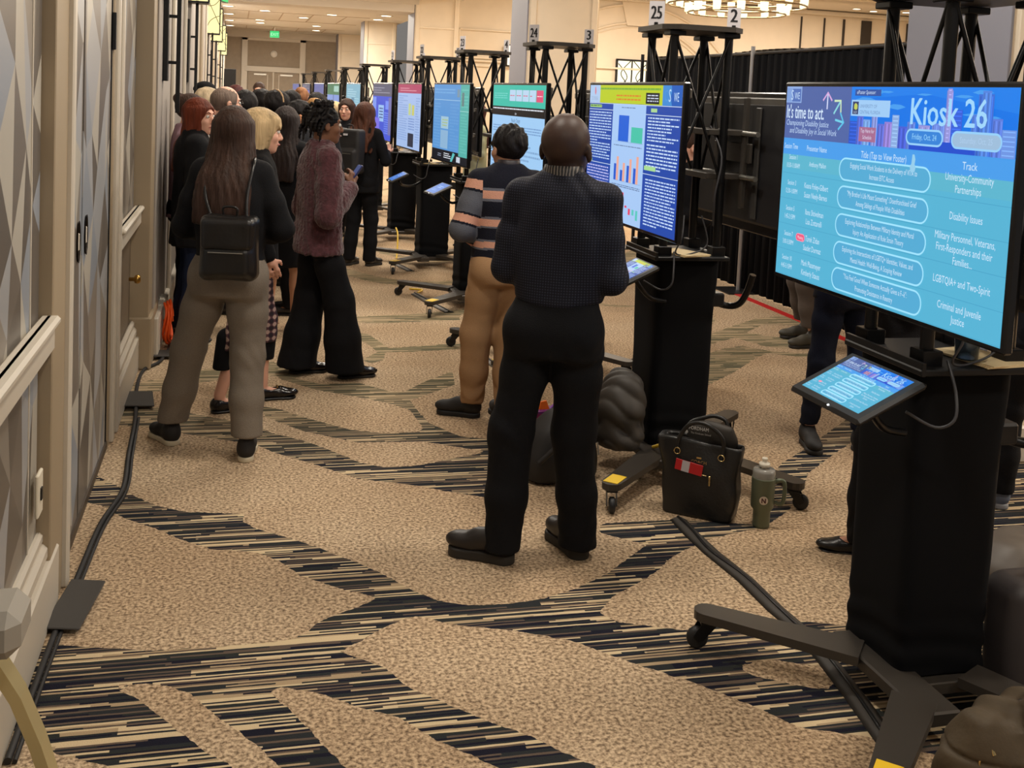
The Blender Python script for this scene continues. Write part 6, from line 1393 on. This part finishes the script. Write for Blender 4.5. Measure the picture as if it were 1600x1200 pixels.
strap([(-.02, -.085, .24), (-.025, -.09, .32), (-.01, -.08, .385), (.02, -.06, .405), (.06, -.04, .385), (.09, -.03, .32), (.10, -.03, .25)], .035, .008)
w = MB(); w.tube([(-.17, -.04, .20), (-.12, -.03, .262), (-.04, -.01, .305), (.06, 0, .305)], .006, mat('dark_zip', (30, 26, 22), .6), 6); w.build('zip_tape', None, t)
w = MB(); w.tube([(-.15, -.045, .275), (-.145, -.07, .235)], .006, M_gilt, 6); w.build('zip_pull', None, t)
w = MB(); w.tube([(-.17, -.10, .06), (-.13, -.13, .15), (-.09, -.125, .23)], .004, MATS['dark_zip'], 6); w.build('seam_piping', None, t)
w = MB(); w.tube([(.03, -.14, .04), (.05, -.14, .14), (.03, -.115, .24)], .004, MATS['dark_zip'], 6); w.build('seam_piping', None, t)
w = MB(); w.tube([(-.15+.022*math.cos(q*math.pi/6), -.05, .21+.022*math.sin(q*math.pi/6)) for q in range(13)], .0035, M_gilt, 6, False); w.build('ring', None, t)
for x_, z_ in ((-.02, .16), (.08, .17), (-.15, .13)):
    w = MB(); w.lathe([(0, 0), (.007, 0), (.006, .006), (0, .008)], M_gilt, 10, T(x_, -.135, z_) @ Matrix.Rotation(math.pi/2, 4, 'X')); w.build('stud', None, t)
t = thing('travel_backpack', 'tall charcoal travel bag with silver zip pull standing right of the nearest kiosk', 'bag', (2.56, 2.84, 0), .05)
a = Sdf(); a.box((0, 0, .20), (.17, .09, .20), .06, .02); a.box((.02, -.08, .15), (.12, .04, .13), .03, .03); mesh_obj('bag_body', a.mesh(.008, lambda P: .005*wob(P, .8, 1)), mat('charcoal_nylon', (58, 53, 54), .55), t)
w = MB(); w.tube([(-.06, 0, .39), (-.05, 0, .43), (.05, 0, .43), (.06, 0, .39)], .010, M_nylon, 8); w.build('top_handle', None, t)
w = MB(); w.box((-.05, -.096, .27), (.010, .004, .055), M_steel, .002); w.build('zip_pull', None, t)
t = thing('shoulder_bag', 'crumpled grey-brown bag on the striped carpet at the right edge', 'bag', (3.12, 3.62, 0), .4)
a = Sdf(); a.loft([(0, 0, 0, .21, .15), (.08, 0, 0, .22, .15), (.17, .02, 0, .15, .10)], .0, p=2.4, rnd=.05); mesh_obj('bag_body', a.mesh(.009, lambda P: .011*wob(P, 1.1, 7)), mat('greybrown_nylon', (88, 80, 72), .5), t)
w = MB(); w.tube([(-.19, -.10, .08), (-.18, -.15, .04), (-.16, -.16, .09)], .008, M_steel, 6); w.build('buckle', None, t)
bpy.data.objects.remove(_to)
